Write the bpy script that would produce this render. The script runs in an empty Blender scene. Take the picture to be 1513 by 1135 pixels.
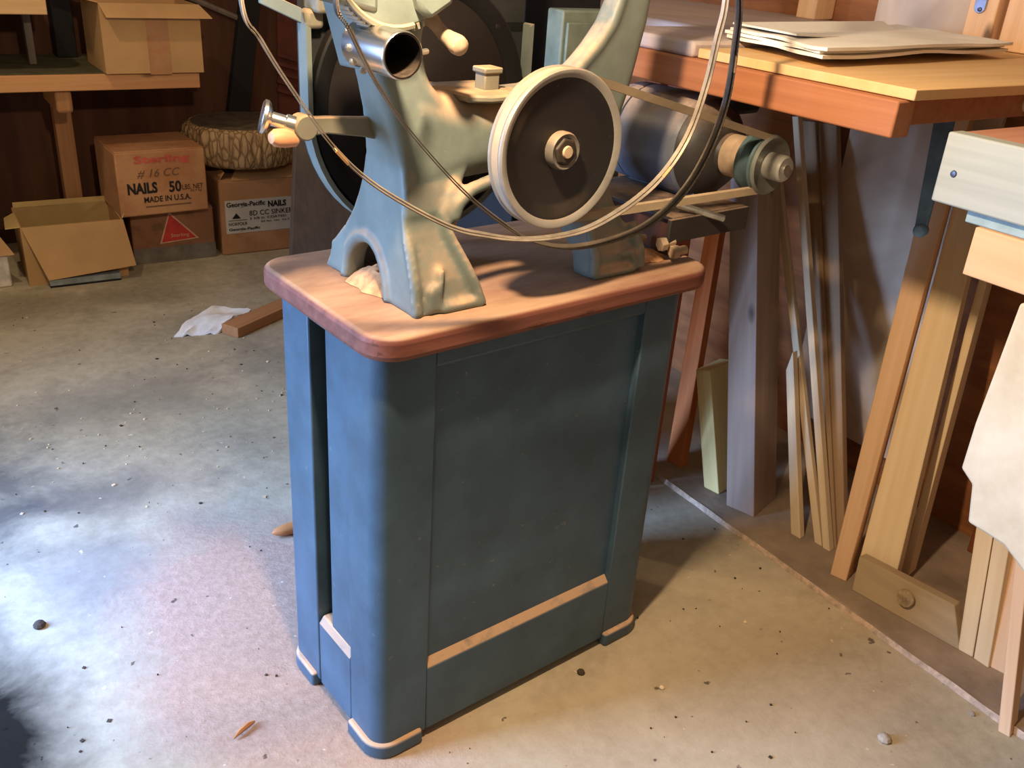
import bpy, math, random
import numpy as np
from mathutils import Vector, Matrix, noise
random.seed(7)
SC = bpy.context.scene
COL = SC.collection
PI = math.pi
# ------------------------------------------------------------------ camera
F, CX, CY, H = 1370.0, 756.5, 567.5, 1.25
TH, RO, YAW = math.radians(26.0), math.radians(4.1), math.radians(35)
FW = Vector((math.sin(YAW)*math.cos(TH), math.cos(YAW)*math.cos(TH), -math.sin(TH)))
R0 = Vector((math.cos(YAW), -math.sin(YAW), 0)); U0 = R0.cross(FW)
RR = R0*math.cos(RO) + U0*math.sin(RO); UU = U0*math.cos(RO) - R0*math.sin(RO)
CAM = Vector((0, 0, H))
cd = bpy.data.cameras.new('camera'); cam = bpy.data.objects.new('camera', cd); COL.objects.link(cam)
cd.sensor_width = 36; cd.lens = 36*F/1513; cd.clip_start = .02
m = Matrix((RR, UU, -FW)).transposed().to_4x4(); m.translation = CAM; cam.matrix_world = m
SC.camera = cam
def ray(x, y): return FW + RR*((x-CX)/F) - UU*((y-CY)/F)
def atz(x, y, z=0.0): d = ray(x, y); return CAM + d*((z-H)/d.z)
def atx(x, y, X): d = ray(x, y); return CAM + d*(X/d.x)
def aty(x, y, Y): d = ray(x, y); return CAM + d*(Y/d.y)
# frame of the saw and its stand (u along the long side, v into the room, w up)
SA = math.radians(4.7); SO = Vector((.485, 1.003, 0))
SU = Vector((math.cos(SA), math.sin(SA), 0)); SV = Vector((-math.sin(SA), math.cos(SA), 0))
def wl(u, v, w): return SO + SU*u + SV*v + Vector((0, 0, w))
def lv(x, y, v):
    d = ray(x, y); t = (v-(CAM-SO).dot(SV))/d.dot(SV); p = CAM+d*t-SO
    return (p.dot(SU), v, p.z)

# ------------------------------------------------------------------ mesh builder
class B:
    def __init__(s): s.v = []; s.f = []
    def add(s, vs, fs):
        o = len(s.v); s.v += [tuple(p) for p in vs]; s.f += [tuple(i+o for i in f) for f in fs]; return s
    def hexa(s, a):
        return s.add(a, [(0,3,2,1),(4,5,6,7),(0,1,5,4),(1,2,6,5),(2,3,7,6),(3,0,4,7)])
    def box(s, x0, x1, y0, y1, z0, z1):
        return s.hexa([(x0,y0,z0),(x1,y0,z0),(x1,y1,z0),(x0,y1,z0),(x0,y0,z1),(x1,y0,z1),(x1,y1,z1),(x0,y1,z1)])
    def quad(s, p, off):
        p = [Vector(q) for q in p]; off = Vector(off)
        return s.hexa(p+[q+off for q in p])
    def prism(s, pts, off):
        n = len(pts); p = [Vector(q) for q in pts]; off = Vector(off)
        return s.add(p+[q+off for q in p], [tuple(range(n))[::-1], tuple(range(n, 2*n))]+[(i, (i+1) % n, n+(i+1) % n, n+i) for i in range(n)])
    def loft(s, rings, closed=False, caps=True):
        n = len(rings[0]); k = len(rings); vs = [p for r in rings for p in r]; fs = []
        for j in range(k if closed else k-1):
            a = j*n; b = ((j+1) % k)*n
            for i in range(n): fs.append((a+i, a+(i+1) % n, b+(i+1) % n, b+i))
        if caps and not closed: fs += [tuple(range(n))[::-1], tuple(range((k-1)*n, k*n))]
        return s.add(vs, fs)
    def lathe(s, prof, o, ax, n=40, ring=False):
        o = Vector(o); ax = Vector(ax).normalized(); t = ax.orthogonal().normalized(); b = ax.cross(t); rings = []
        for r, h in prof:
            rings.append([o+ax*h+(t*math.cos(2*PI*i/n)+b*math.sin(2*PI*i/n))*max(r, 1e-4) for i in range(n)])
        return s.loft(rings, closed=ring)
    def cyl(s, p0, p1, r0, r1=None, n=20):
        p0 = Vector(p0); p1 = Vector(p1); r1 = r0 if r1 is None else r1
        return s.lathe([(r0, 0), (r1, (p1-p0).length)], p0, p1-p0, n)
    def tube(s, pts, r, n=8, closed=False):
        pts = [Vector(p) for p in pts]; k = len(pts); rings = []; prev = None
        for i in range(k):
            if closed: t = pts[(i+1) % k]-pts[i-1]
            else: t = pts[min(i+1, k-1)]-pts[max(i-1, 0)]
            t.normalize()
            if prev is None: a = t.orthogonal().normalized()
            else: a = (prev-t*prev.dot(t)).normalized()
            prev = a; b = t.cross(a); rr = r[i] if isinstance(r, (list, tuple)) else r
            rings.append([pts[i]+(a*math.cos(2*PI*j/n)+b*math.sin(2*PI*j/n))*rr for j in range(n)])
        return s.loft(rings, closed=closed)
    def strip(s, pts, wv, wid, th, closed=True, teeth=0.0):
        pts = [Vector(p) for p in pts]; k = len(pts); wv = Vector(wv).normalized(); rings = []
        for i in range(k):
            t = (pts[(i+1) % k]-pts[i-1]) if closed else pts[min(i+1, k-1)]-pts[max(i-1, 0)]
            nn = t.normalized().cross(wv).normalized(); e = teeth if i % 2 else 0
            a = wv*(wid/2+e); b = wv*(wid/2); h = nn*(th/2)
            rings.append([pts[i]+b-h, pts[i]+b+h, pts[i]-a+h, pts[i]-a-h])
        return s.loft(rings, closed=closed)
    def rot(s, M):
        s.v = [tuple(M @ Vector(p)) for p in s.v]; return s

def mk(name, b, mat, parent=None, loc=None, rotz=0, local=False, bevel=0, seg=2, ang=35, smooth=True, M=None):
    """b in world coordinates (local=True: in the parent's / own frame)"""
    me = bpy.data.meshes.new(name); vs = [Vector(p) for p in b.v]
    o = bpy.data.objects.new(name, me)
    if parent is not None:
        if not local:
            inv = parent.matrix_basis.inverted(); vs = [inv @ p for p in vs]
    else:
        if M is None:
            if loc is None:
                a = np.array([tuple(p) for p in vs]); loc = ((a[:, 0].min()+a[:, 0].max())/2, (a[:, 1].min()+a[:, 1].max())/2, a[:, 2].min())
            M = Matrix.Translation(loc) @ Matrix.Rotation(rotz, 4, 'Z')
        o.matrix_basis = M
        if not local: inv = M.inverted(); vs = [inv @ p for p in vs]
    me.from_pydata([tuple(p) for p in vs], [], b.f); me.validate()
    import bmesh
    bm = bmesh.new(); bm.from_mesh(me); bmesh.ops.recalc_face_normals(bm, faces=bm.faces); bm.to_mesh(me); bm.free()
    if smooth:
        me.polygons.foreach_set('use_smooth', [True]*len(me.polygons)); me.set_sharp_from_angle(angle=math.radians(ang))
    me.materials.append(mat); COL.objects.link(o)
    if parent is not None: o.parent = parent
    if bevel:
        q = o.modifiers.new('bevel', 'BEVEL'); q.width = bevel; q.segments = seg; q.limit_method = 'ANGLE'; q.angle_limit = math.radians(40); q.harden_normals = False
    return o
def tag(o, label, cat, group=None, kind=None):
    o['label'] = label; o['category'] = cat
    if group: o['group'] = group
    if kind: o['kind'] = kind
    return o
def thing(name, label, cat, loc=(0, 0, 0), rotz=0, group=None):
    o = bpy.data.objects.new(name, None); COL.objects.link(o); o.empty_display_size = .05
    o.matrix_basis = Matrix.Translation(loc) @ Matrix.Rotation(rotz, 4, 'Z'); return tag(o, label, cat, group)
def struct(o): o['kind'] = 'structure'; return o

# ------------------------------------------------------------------ materials
def lin(c):
    return tuple(((x/255)/12.92 if x/255 <= .04045 else ((x/255+.055)/1.055)**2.4) for x in c)+(1,)
class NT:
    def __init__(s, name):
        s.m = bpy.data.materials.new(name); s.m.use_nodes = True; s.t = s.m.node_tree; s.b = s.t.nodes['Principled BSDF']
    def n(s, typ, **k):
        q = s.t.nodes.new(typ)
        for a, v in k.items(): setattr(q, a, v)
        return q
    def l(s, a, b): s.t.links.new(a, b)
    def coord(s, kind='Object', scale=(1, 1, 1), rnd=True):
        tc = s.n('ShaderNodeTexCoord'); mp = s.n('ShaderNodeMapping'); mp.inputs['Scale'].default_value = scale; s.l(tc.outputs[kind], mp.inputs['Vector'])
        if rnd:
            oi = s.n('ShaderNodeObjectInfo'); ml = s.n('ShaderNodeMath', operation='MULTIPLY'); ml.inputs[1].default_value = 37.0
            s.l(oi.outputs['Random'], ml.inputs[0]); s.l(ml.outputs[0], mp.inputs['Location'])
        return mp.outputs[0]
    def world(s, scale=(1, 1, 1)):
        g = s.n('ShaderNodeNewGeometry'); mp = s.n('ShaderNodeMapping'); mp.inputs['Scale'].default_value = scale; s.l(g.outputs['Position'], mp.inputs['Vector']); return mp.outputs[0]
    def noise(s, vec, scale, detail=4, rough=.55, dist=0):
        q = s.n('ShaderNodeTexNoise'); q.inputs['Scale'].default_value = scale; q.inputs['Detail'].default_value = detail; q.inputs['Roughness'].default_value = rough; q.inputs['Distortion'].default_value = dist
        s.l(vec, q.inputs['Vector']); return q.outputs['Fac']
    def ramp(s, fac, stops):
        q = s.n('ShaderNodeValToRGB'); e = q.color_ramp.elements
        while len(e) < len(stops): e.new(.5)
        for i, (p, c) in enumerate(stops): e[i].position = p; e[i].color = c if len(c) == 4 else lin(c)
        s.l(fac, q.inputs[0]); return q.outputs[0]
    def mix(s, fac, a, b, mode='MIX'):
        q = s.n('ShaderNodeMix', data_type='RGBA', blend_type=mode)
        for i, x in ((0, fac), (6, a), (7, b)):
            if hasattr(x, 'is_linked'): s.l(x, q.inputs[i])
            else: q.inputs[i].default_value = x
        return q.outputs[2]
    def math(s, op, a, b=None, clamp=False):
        q = s.n('ShaderNodeMath', operation=op); q.use_clamp = clamp
        for i, x in ((0, a), (1, b)):
            if x is None: continue
            if hasattr(x, 'is_linked'): s.l(x, q.inputs[i])
            else: q.inputs[i].default_value = x
        return q.outputs[0]
    def bump(s, h, strength=.3, dist=.01):
        q = s.n('ShaderNodeBump'); q.inputs['Strength'].default_value = strength; q.inputs['Distance'].default_value = dist; s.l(h, q.inputs['Height']); s.l(q.outputs[0], s.b.inputs['Normal'])
    def out(s, col, rough=.7, metal=0, spec=.4):
        if hasattr(col, 'is_linked'): s.l(col, s.b.inputs['Base Color'])
        else: s.b.inputs['Base Color'].default_value = col
        if hasattr(rough, 'is_linked'): s.l(rough, s.b.inputs['Roughness'])
        else: s.b.inputs['Roughness'].default_value = rough
        s.b.inputs['Metallic'].default_value = metal; s.b.inputs['Specular IOR Level'].default_value = spec
        return s.m
W1 = (1, 1, 1, 1); K0 = (0, 0, 0, 1)
def wood(name, c1, c2, axis='Z', fine=70, along=2.0, rough=.75, knots=True, blotch=.25, bumps=.15):
    n = NT(name); sc = [fine]*3; sc['XYZ'.index(axis)] = along
    v = n.coord('Object', tuple(sc)); g = n.noise(v, 1.0, 6, .6, .4)
    col = n.ramp(g, [(.3, c1), (.7, c2)])
    sc2 = [9.]*3; sc2['XYZ'.index(axis)] = 1.2
    big = n.noise(n.coord('Object', tuple(sc2)), 1.0, 3, .5, .8)
    col = n.mix(n.ramp(big, [(.35, K0), (.65, W1)]), n.mix(blotch, col, lin(c1)), n.mix(blotch, col, lin(c2)))
    if knots:
        sk = [4.]*3; sk['XYZ'.index(axis)] = 1.6
        vo = n.n('ShaderNodeTexVoronoi'); vo.inputs['Scale'].default_value = 1.6; n.l(n.coord('Object', tuple(sk)), vo.inputs['Vector'])
        col = n.mix(n.ramp(vo.outputs['Distance'], [(.03, W1), (.085, K0)]), col, lin(tuple(int(x*.55) for x in c1)))
    n.bump(g, bumps, .004)
    return n.out(col, rough, 0, .25)
def plain(name, c, rough=.6, metal=0, var=.18, scale=18, spec=.4, bumps=.08):
    n = NT(name); g = n.noise(n.coord('Object'), scale, 5, .6)
    d = tuple(int(x*(1-var)) for x in c); e = tuple(min(255, int(x*(1+var*.6))) for x in c)
    if bumps: n.bump(g, bumps, .003)
    return n.out(n.ramp(g, [(.3, d), (.7, e)]), rough, metal, spec)
def dusty(name, c, dust, lo=.35, hi=.85, amt=.9, rough=.5, var=.15, metal=0, nscale=14, patch=.45, spec=.4):
    """painted metal or wood with sawdust settled on the faces that look up"""
    n = NT(name); v = n.coord('Object', rnd=False)
    g = n.noise(v, 9, 5, .6); base = n.ramp(g, [(.3, tuple(int(x*(1-var)) for x in c)), (.7, tuple(min(255, int(x*(1+var*.5))) for x in c))])
    ge = n.n('ShaderNodeNewGeometry'); sx = n.n('ShaderNodeSeparateXYZ'); n.l(ge.outputs['Normal'], sx.inputs[0])
    up = n.ramp(sx.outputs['Z'], [(lo, K0), (hi, W1)])
    pn = n.ramp(n.noise(v, nscale, 6, .65), [(patch-.1, K0), (patch+.15, W1)])
    fac = n.math('MULTIPLY', n.math('MULTIPLY', up, pn), amt)
    speck = n.ramp(n.noise(v, 60, 4, .7), [(.66, K0), (.72, W1)])
    fac = n.math('MAXIMUM', fac, n.math('MULTIPLY', speck, .25))
    n.bump(n.noise(v, 55, 4, .6), .12, .003)
    col = n.mix(fac, base, lin(dust))
    r = n.n('ShaderNodeMapRange'); r.inputs[3].default_value = rough; r.inputs[4].default_value = .95; n.l(fac, r.inputs[0])
    return n.out(col, r.outputs[0], metal, spec)
def board_card(name, c, blotch=None):
    n = NT(name); v = n.coord('Object'); g = n.noise(v, 3.2, 5, .6); col = n.ramp(g, [(.3, tuple(int(x*.86) for x in c)), (.7, c)])
    if blotch: col = n.mix(n.ramp(n.noise(v, 5, 5, .65), [(.52, K0), (.66, W1)]), col, lin(blotch))
    n.bump(n.noise(v, 12, 3), .15, .004)
    return n.out(col, .85, 0, .2)

DUST = (196, 156, 120)
M = {}
M['cab'] = dusty('stand_paint', (68, 90, 104), (206, 164, 126), .3, .75, 1.0, .45, patch=.3)
M['iron'] = dusty('saw_paint', (114, 122, 114), DUST, .05, .65, .85, .48, patch=.45)
M['irondust'] = dusty('saw_paint_dusty', (128, 122, 104), (204, 160, 118), -.4, .55, .8, .6, patch=.42)
M['black'] = dusty('black_enamel', (30, 26, 24), (140, 118, 96), .2, .9, .6, .35)
M['darkgreen'] = plain('dark_green_paint', (46, 60, 56), .5)
M['guardin'] = plain('guard_inside', (34, 36, 34), .7)
M['steel'] = plain('bright_steel', (205, 200, 190), .32, .9, .12, 40)
M['chrome'] = plain('chrome', (225, 220, 212), .26, 1.0, .05, 10, bumps=0)
M['wheelrim'] = dusty('wheel_rim', (20, 19, 18), (110, 92, 74), .3, .95, .5, .6, metal=.2)
M['wheelweb'] = plain('wheel_web', (24, 15, 11), .7)
M['nutdark'] = plain('dark_nut', (64, 54, 46), .55, .3)
M['dullsteel'] = dusty('dull_steel', (120, 112, 102), DUST, .3, .9, .7, .5, metal=.3)
M['rim'] = dusty('pulley_rim', (160, 154, 144), DUST, .3, .9, .8, .4, metal=.35)
M['blade'] = plain('blade_steel', (158, 144, 128), .45, .55, .2, 30)
M['bladeworn'] = plain('worn_blade_steel', (104, 92, 80), .5, .5, .2, 30)
M['brass'] = plain('brazed_joint', (214, 170, 120), .4, .4)
M['belt'] = dusty('belt_rubber', (160, 140, 112), (196, 168, 132), .1, .9, .8, .85)
M['motor'] = dusty('motor_paint', (104, 108, 118), (190, 160, 134), .25, .9, .85, .3, patch=.42)
M['motordark'] = dusty('motor_black', (54, 50, 48), (150, 122, 98), .35, .9, .8, .5)
M['hubdust'] = plain('dusty_hub', (176, 150, 122), .9)
M['pulleyblue'] = plain('motor_pulley_blue', (86, 106, 108), .5, .2)
M['pulleygrey'] = plain('motor_pulley_face', (132, 134, 124), .45, .4)
M['boss'] = plain('pulley_boss', (176, 172, 160), .4, .4)
M['top'] = None
M['rubber'] = plain('black_rubber', (22, 22, 24), .7)
M['handle'] = wood('handle_wood', (188, 128, 88), (222, 164, 120), 'X', 60, 4, .5, False)
M['peg'] = wood('peg_wood', (176, 110, 62), (206, 140, 86), 'X', 60, 4, .5, False)
M['card'] = board_card('cardboard', (200, 158, 108))
M['cardold'] = board_card('old_cardboard', (196, 146, 104), (170, 118, 80))
M['carddark'] = board_card('dark_cardboard', (150, 106, 78), (98, 70, 54))
M['cardwater'] = plain('grey_stained_card', (112, 104, 96), .9)
M['cardin'] = board_card('cardboard_inside', (214, 182, 122))
M['paper'] = board_card('newsprint', (252, 246, 236), (242, 234, 222))
M['print'] = plain('grey_print', (214, 204, 188), .9, var=.25, scale=220)
M['photo'] = plain('printed_photo', (120, 104, 90), .8)
M['label'] = board_card('white_label', (222, 214, 202))
M['ink'] = plain('black_ink', (34, 28, 26), .8, bumps=0)
M['inkgrey'] = plain('pencil_ink', (110, 78, 58), .8, bumps=0)
M['inkred'] = plain('red_ink', (196, 88, 74), .8, bumps=0)
M['trired'] = plain('red_print', (186, 58, 50), .8, bumps=0)
M['tripale'] = plain('pale_print', (206, 160, 130), .8, bumps=0)
M['tray'] = plain('blue_grey_tray', (142, 150, 150), .6)
M['foam'] = plain('white_scrap', (236, 232, 224), .9, var=.1)
M['bark'] = None
M['weather'] = wood('weathered_wood', (98, 88, 80), (126, 112, 100), 'Z', 40, 2)
M['shelf'] = wood('shelf_wood', (186, 130, 84), (212, 158, 108), 'X', 60, 2)
M['shelftop'] = plain('shelf_top', (84, 80, 56), .9)
M['post'] = wood('shelf_post_wood', (150, 104, 66), (180, 132, 90), 'Z')
M['darkwood'] = wood('dark_wood', (62, 36, 24), (88, 52, 34), 'Z', 30, 2)
M['blackwood'] = plain('black_post', (24, 20, 20), .8)
M['fir'] = wood('red_fir', (150, 94, 62), (174, 114, 78), 'Y', 60, 1.6, .65)
M['firleg'] = wood('red_fir_leg', (126, 66, 42), (156, 90, 60), 'Z')
M['greyplank'] = wood('grey_plank', (166, 148, 140), (188, 172, 166), 'Y', 50, 2, .6, False)
M['ply'] = wood('plywood_sheet', (206, 166, 112), (222, 184, 132), 'X', 40, 3, .7, False)
M['whiteboard'] = wood('whitewashed_board', (152, 156, 148), (172, 174, 164), 'Y', 60, 1.5, .7, False)
M['redtop'] = wood('red_brown_top', (176, 122, 96), (196, 142, 116), 'X', 50, 2)
M['pine'] = wood('pine', (204, 154, 108), (220, 174, 130), 'Y', 40, 1.5, .7, False)
M['chipslab'] = None
M['lumA'] = wood('fresh_fir', (214, 168, 126), (234, 194, 150), 'Z', 50, 1.4)
M['lumB'] = wood('pale_pine', (222, 190, 144), (238, 210, 166), 'Z', 60, 1.4)
M['lumC'] = wood('pale_lath', (204, 176, 138), (222, 198, 162), 'Z', 60, 1.4)
M['lumD'] = wood('grey_timber', (146, 120, 102), (178, 152, 132), 'Z', 30, 1.2)
M['lumE'] = wood('brown_board', (142, 112, 84), (166, 136, 104), 'Z', 50, 1.4)
M['lumF'] = wood('red_brace', (184, 100, 52), (206, 126, 76), 'Z', 50, 1.4)
M['lumG'] = wood('yellow_offcut', (236, 204, 130), (248, 224, 158), 'Z', 50, 1.4)
M['lumH'] = wood('sill_wood', (158, 134, 100), (182, 156, 120), 'Y', 40, 1.4)
M['bluebar'] = plain('blue_painted_steel', (112, 152, 192), .5, .0)
M['plateblue'] = plain('zinc_plate', (150, 165, 200), .4, .5)
M['cord'] = plain('white_cord', (206, 186, 160), .6)
M['screw'] = plain('screw_head', (96, 100, 116), .4, .6)
M['dust'] = plain('sawdust', (224, 160, 108), .95, var=.2, scale=60, bumps=.4)
M['dustpale'] = plain('pale_sawdust', (224, 190, 164), .95, var=.15, scale=60, bumps=.4)
M['dustline'] = plain('joint_dust', (200, 172, 146), .95, var=.2, scale=60)
M['chips'] = plain('wood_chips', (226, 200, 160), .9)
M['dirt'] = plain('dirt', (72, 58, 46), .95)
M['stone'] = plain('pebble', (176, 160, 140), .9, scale=40)
M['toolgreen'] = plain('cabinet_green', (112, 122, 108), .5)
M['slat'] = plain('red_slats', (92, 44, 34), .7)

# machine top: red brown board with dusty, worn face
n = NT('stand_top_wood'); v = n.coord('Object', (2.2, 40, 40), False)
g = n.noise(v, 1, 6, .6, .3); col = n.ramp(g, [(.3, (104, 58, 46)), (.7, (136, 84, 68))])
ge = n.n('ShaderNodeNewGeometry'); sx = n.n('ShaderNodeSeparateXYZ'); n.l(ge.outputs['Normal'], sx.inputs[0])
up = n.ramp(sx.outputs['Z'], [(.55, K0), (.95, W1)])
pn = n.ramp(n.noise(n.coord('Object', (1.5, 5, 5), False), 3.2, 6, .65), [(.3, (.35, .35, .35, 1)), (.62, W1)])
fac = n.math('MULTIPLY', n.math('MULTIPLY', up, pn), .82)
chip = n.ramp(n.noise(n.coord('Object', (8, 30, 30), False), 1.6, 4, .7), [(.6, K0), (.68, W1)])
col = n.mix(n.math('MULTIPLY', chip, .6), col, lin((70, 40, 30)))
n.bump(n.noise(n.coord('Object', (3, 60, 60), False), 1, 5), .2, .003)
M['top'] = n.out(n.mix(fac, col, lin((190, 156, 126))), .6, 0, .35)
# bark
n = NT('bark_rind'); v = n.coord('Object', (1, 1, .35)); vo = n.n('ShaderNodeTexVoronoi'); vo.inputs['Scale'].default_value = 46; vo.feature = 'DISTANCE_TO_EDGE'; n.l(v, vo.inputs['Vector'])
q = n.math('MULTIPLY', n.ramp(vo.outputs['Distance'], [(.0, (.35, .35, .35, 1)), (.18, W1)]), n.noise(v, 38, 5, .7)); n.bump(q, .8, .012)
M['bark'] = n.out(n.ramp(q, [(.12, (116, 90, 62)), (.55, (188, 156, 116))]), .95, 0, .1)
# speckled slab
n = NT('speckled_slab'); v = n.coord('Object'); g = n.noise(v, 9, 6, .65); col = n.ramp(g, [(.35, (192, 174, 142)), (.65, (214, 198, 170))])
col = n.mix(n.ramp(n.noise(v, 40, 3), [(.68, K0), (.74, W1)]), col, lin((150, 132, 110))); M['chipslab'] = n.out(col, .85, 0, .2)
# floor
n = NT('concrete_floor'); v = n.world()
a = n.noise(v, 2.2, 6, .62, .6); col = n.ramp(a, [(.28, (142, 132, 110)), (.5, (174, 162, 136)), (.72, (198, 186, 158))])
b2 = n.noise(v, 30, 5, .7); col = n.mix(.22, col, n.ramp(b2, [(.3, (120, 108, 88)), (.7, (222, 208, 180))]))
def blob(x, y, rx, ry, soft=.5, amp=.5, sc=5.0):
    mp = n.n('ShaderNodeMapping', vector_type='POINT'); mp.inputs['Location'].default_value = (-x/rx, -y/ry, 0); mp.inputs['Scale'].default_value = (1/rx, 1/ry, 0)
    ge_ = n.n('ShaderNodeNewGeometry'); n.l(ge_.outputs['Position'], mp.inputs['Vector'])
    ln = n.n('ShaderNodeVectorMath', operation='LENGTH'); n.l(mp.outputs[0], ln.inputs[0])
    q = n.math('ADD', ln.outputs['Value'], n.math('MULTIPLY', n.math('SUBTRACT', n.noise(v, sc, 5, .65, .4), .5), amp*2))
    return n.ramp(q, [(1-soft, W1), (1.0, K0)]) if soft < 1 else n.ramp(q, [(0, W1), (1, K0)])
# dark oily scuffs on the concrete, then the spilled sawdust about the stand
for (x, y, rx, ry, k, c) in [(.03, 2.2, .2, .40, .8, (84, 82, 78)), (.2, 1.72, .16, .2, .45, (112, 106, 106)), (.42, 2.5, .38, .22, .45, (98, 94, 86)), (.3, 2.02, .3, .12, .55, (88, 82, 78)), (.9, 2.55, .3, .15, .35, (110, 104, 94)), (.25, 3.3, .8, .2, .4, (96, 88, 72))]:
    col = n.mix(n.math('MULTIPLY', blob(x, y, rx, ry, .7, .8, 6), k), col, lin(c))
sd = blob(.46, 1.36, .34, .52, .4, .45, 4); sd2 = blob(1.05, .8, .8, .5, .6, .5, 4)
tex = n.noise(v, 55, 6, .7); sdc = n.ramp(tex, [(.25, (160, 128, 106)), (.75, (196, 162, 138))])
col = n.mix(n.math('MULTIPLY', sd, .9), col, sdc)
col = n.mix(n.math('MULTIPLY', sd2, .6), col, n.mix(.4, col, lin((236, 196, 152))))
sp = n.ramp(n.noise(v, 34, 3, .5), [(.70, K0), (.735, W1)]); col = n.mix(n.math('MULTIPLY', sp, .8), col, lin((78, 64, 52)))
sp = n.ramp(n.noise(v, 47, 2, .5), [(.73, K0), (.76, W1)]); col = n.mix(n.math('MULTIPLY', sp, .8), col, lin((222, 206, 180)))
col = n.mix(n.math('MULTIPLY', blob(-.08, 1.36, .21, .42, .6, .45, 5), .97), col, lin((9, 7, 6)))  # shadow over the near left floor, painted in as near-black
n.bump(n.math('ADD', n.math('MULTIPLY', tex, sd), n.math('MULTIPLY', b2, .3)), .35, .012)
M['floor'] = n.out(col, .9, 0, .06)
n = NT('floor_curb'); v = n.world(); col = n.ramp(n.noise(v, 7, 6, .6), [(.3, (128, 110, 90)), (.7, (172, 148, 122))]); n.bump(n.noise(v, 40, 4), .3, .006); M['curb'] = n.out(col, .9)
# walls
n = NT('wall_plywood'); v = n.world((2, 2.2, 22)); g = n.noise(v, 1, 5, .6, .6); col = n.ramp(g, [(.3, (128, 76, 42)), (.7, (170, 110, 64))])
col = n.mix(n.ramp(n.noise(n.world(), 5, 5, .6), [(.5, K0), (.7, W1)]), col, lin((112, 66, 40))); M['wply'] = n.out(col, .75)
n = NT('wall_dark_boards'); v = n.world((14, 3, 1.5)); col = n.ramp(n.noise(v, 1, 5), [(.3, (60, 34, 22)), (.7, (92, 56, 36))]); M['wdark'] = n.out(col, .85)
n = NT('grey_sheet'); v = n.coord('Object'); g = n.noise(v, 3.0, 3, .5, 1.8); col = n.ramp(g, [(.3, (182, 156, 130)), (.5, (206, 182, 156)), (.68, (230, 212, 190))]); M['gsheet'] = n.out(col, .6)

# ------------------------------------------------------------------ setting
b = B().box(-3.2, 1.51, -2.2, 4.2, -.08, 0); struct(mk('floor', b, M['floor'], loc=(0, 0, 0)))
b = B().box(1.51, 2.1, -2.2, 4.2, -.08, .012); struct(mk('trim_1', b, M['curb'], loc=(1.8, 1, -.08), bevel=.004))
b = B().box(2.0, 2.1, -2.2, 4.2, -.08, 2.3); struct(mk('wall_right', b, M['wply'], loc=(2.05, 1, -.08)))
b = B().box(-3.2, 2.1, 4.05, 4.15, -.08, 2.3); struct(mk('wall_back', b, M['wdark'], loc=(0, 4.1, -.08)))
# dust line along the joint of the slab
b = B(); pts = []
for i in range(120):
    y = .35+i*.0125; w = .0010+.0032*abs(noise.noise(Vector((y*9, 0, 3)))); x = 1.508+.006*noise.noise(Vector((y*6, 1, 0)))
    pts.append((x, y, w))
rings = [[(x-w, y, .0005), (x, y, .009), (x+w, y, .0135), (x, y, .0005)] for x, y, w in pts]
tag(mk('dust_line', B().loft(rings), M['dustline']), 'pale line of dust along the joint between slab and wall curb', 'dust', kind='stuff')

# ------------------------------------------------------------------ saw stand
ST = thing('saw_stand', 'blue-green painted panelled cabinet stand under the band saw', 'stand', SO, SA)
def arc(cx, cy, r, a0, a1, n=8): return [(cx+r*math.cos(math.radians(a0+(a1-a0)*i/n)), cy+r*math.sin(math.radians(a0+(a1-a0)*i/n))) for i in range(n+1)]
def ext(pts, z0, z1): return B().prism([(x, y, z0) for x, y in pts], (0, 0, z1-z0))
L, D, R = .6, .30, .030
Z0, Z1 = .018, .733
b = B()
b.prism([(x, y, Z0) for x, y in [(.095, 0), (.095, .03), (.03, .03), (.03, .087), (0, .087)]+arc(R, R, R, 180, 270)], (0, 0, Z1-Z0))
b.prism([(x, y, Z0) for x, y in [(L, .087), (L-.03, .087), (L-.03, .03), (L-.095, .03), (L-.095, 0)]+arc(L-R, R, R, -90, 0)], (0, 0, Z1-Z0))
# front rails, the lower one with a sloping ledge
b.prism([(.095, 0, Z0), (.095, 0, .152), (.095, .017, .17), (.095, .03, .17), (.095, .03, Z0)], (L-.19, 0, 0))
b.prism([(.095, 0, .703), (.095, .013, .694), (.095, .03, .694), (.095, .03, Z1), (.095, 0, Z1)], (L-.19, 0, 0))
b.prism([(0, .087, Z0), (0, .087, .155), (.009, .087, .167), (.03, .087, .167), (.03, .087, Z0)], (0, .110, 0))
b.box(0, .03, .087, .197, .722, Z1)
b.box(.03, L-.03, D-.03, D, Z0, Z1); b.box(L-.03, L, .087, D, Z0, Z1); b.box(.03, L-.03, .03, D-.03, Z0, .05)
mk('body', b, M['cab'], ST, local=True, bevel=.0025)
mk('front_panel', B().box(.09, L-.09, .013, .02, .1, .715), M['cab'], ST, local=True)
mk('side_panel', B().box(.009, .016, .08, .163, .1, .725), M['cab'], ST, local=True)
b = B().prism([(x, y, Z0+.002) for x, y in [(.03, .2), (.03, D), (.02, D)]+arc(.02, D-.02, .02, 90, 180, 5)+[(0, .2)]], (0, 0, Z1-Z0-.002))
mk('side_stile', b, M['cab'], ST, local=True, bevel=.003)
def foot(pts):
    q = mk('foot', B().prism([(x, y, 0) for x, y in pts], (0, 0, .03)), M['cab'], ST, local=True, bevel=.006, seg=3); return q
foot([(.085, -.008), (.085, .02), (.02, .02), (.02, .085), (-.010, .085)]+arc(.032, .034, .042, 180, 270, 6))
foot([(L-.095, -.010), (L-.04, -.010)]+arc(L-.034, .032, .042, -90, 0, 6)+[(L+.008, .085), (L-.02, .085), (L-.02, .02), (L-.095, .02)])
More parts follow.
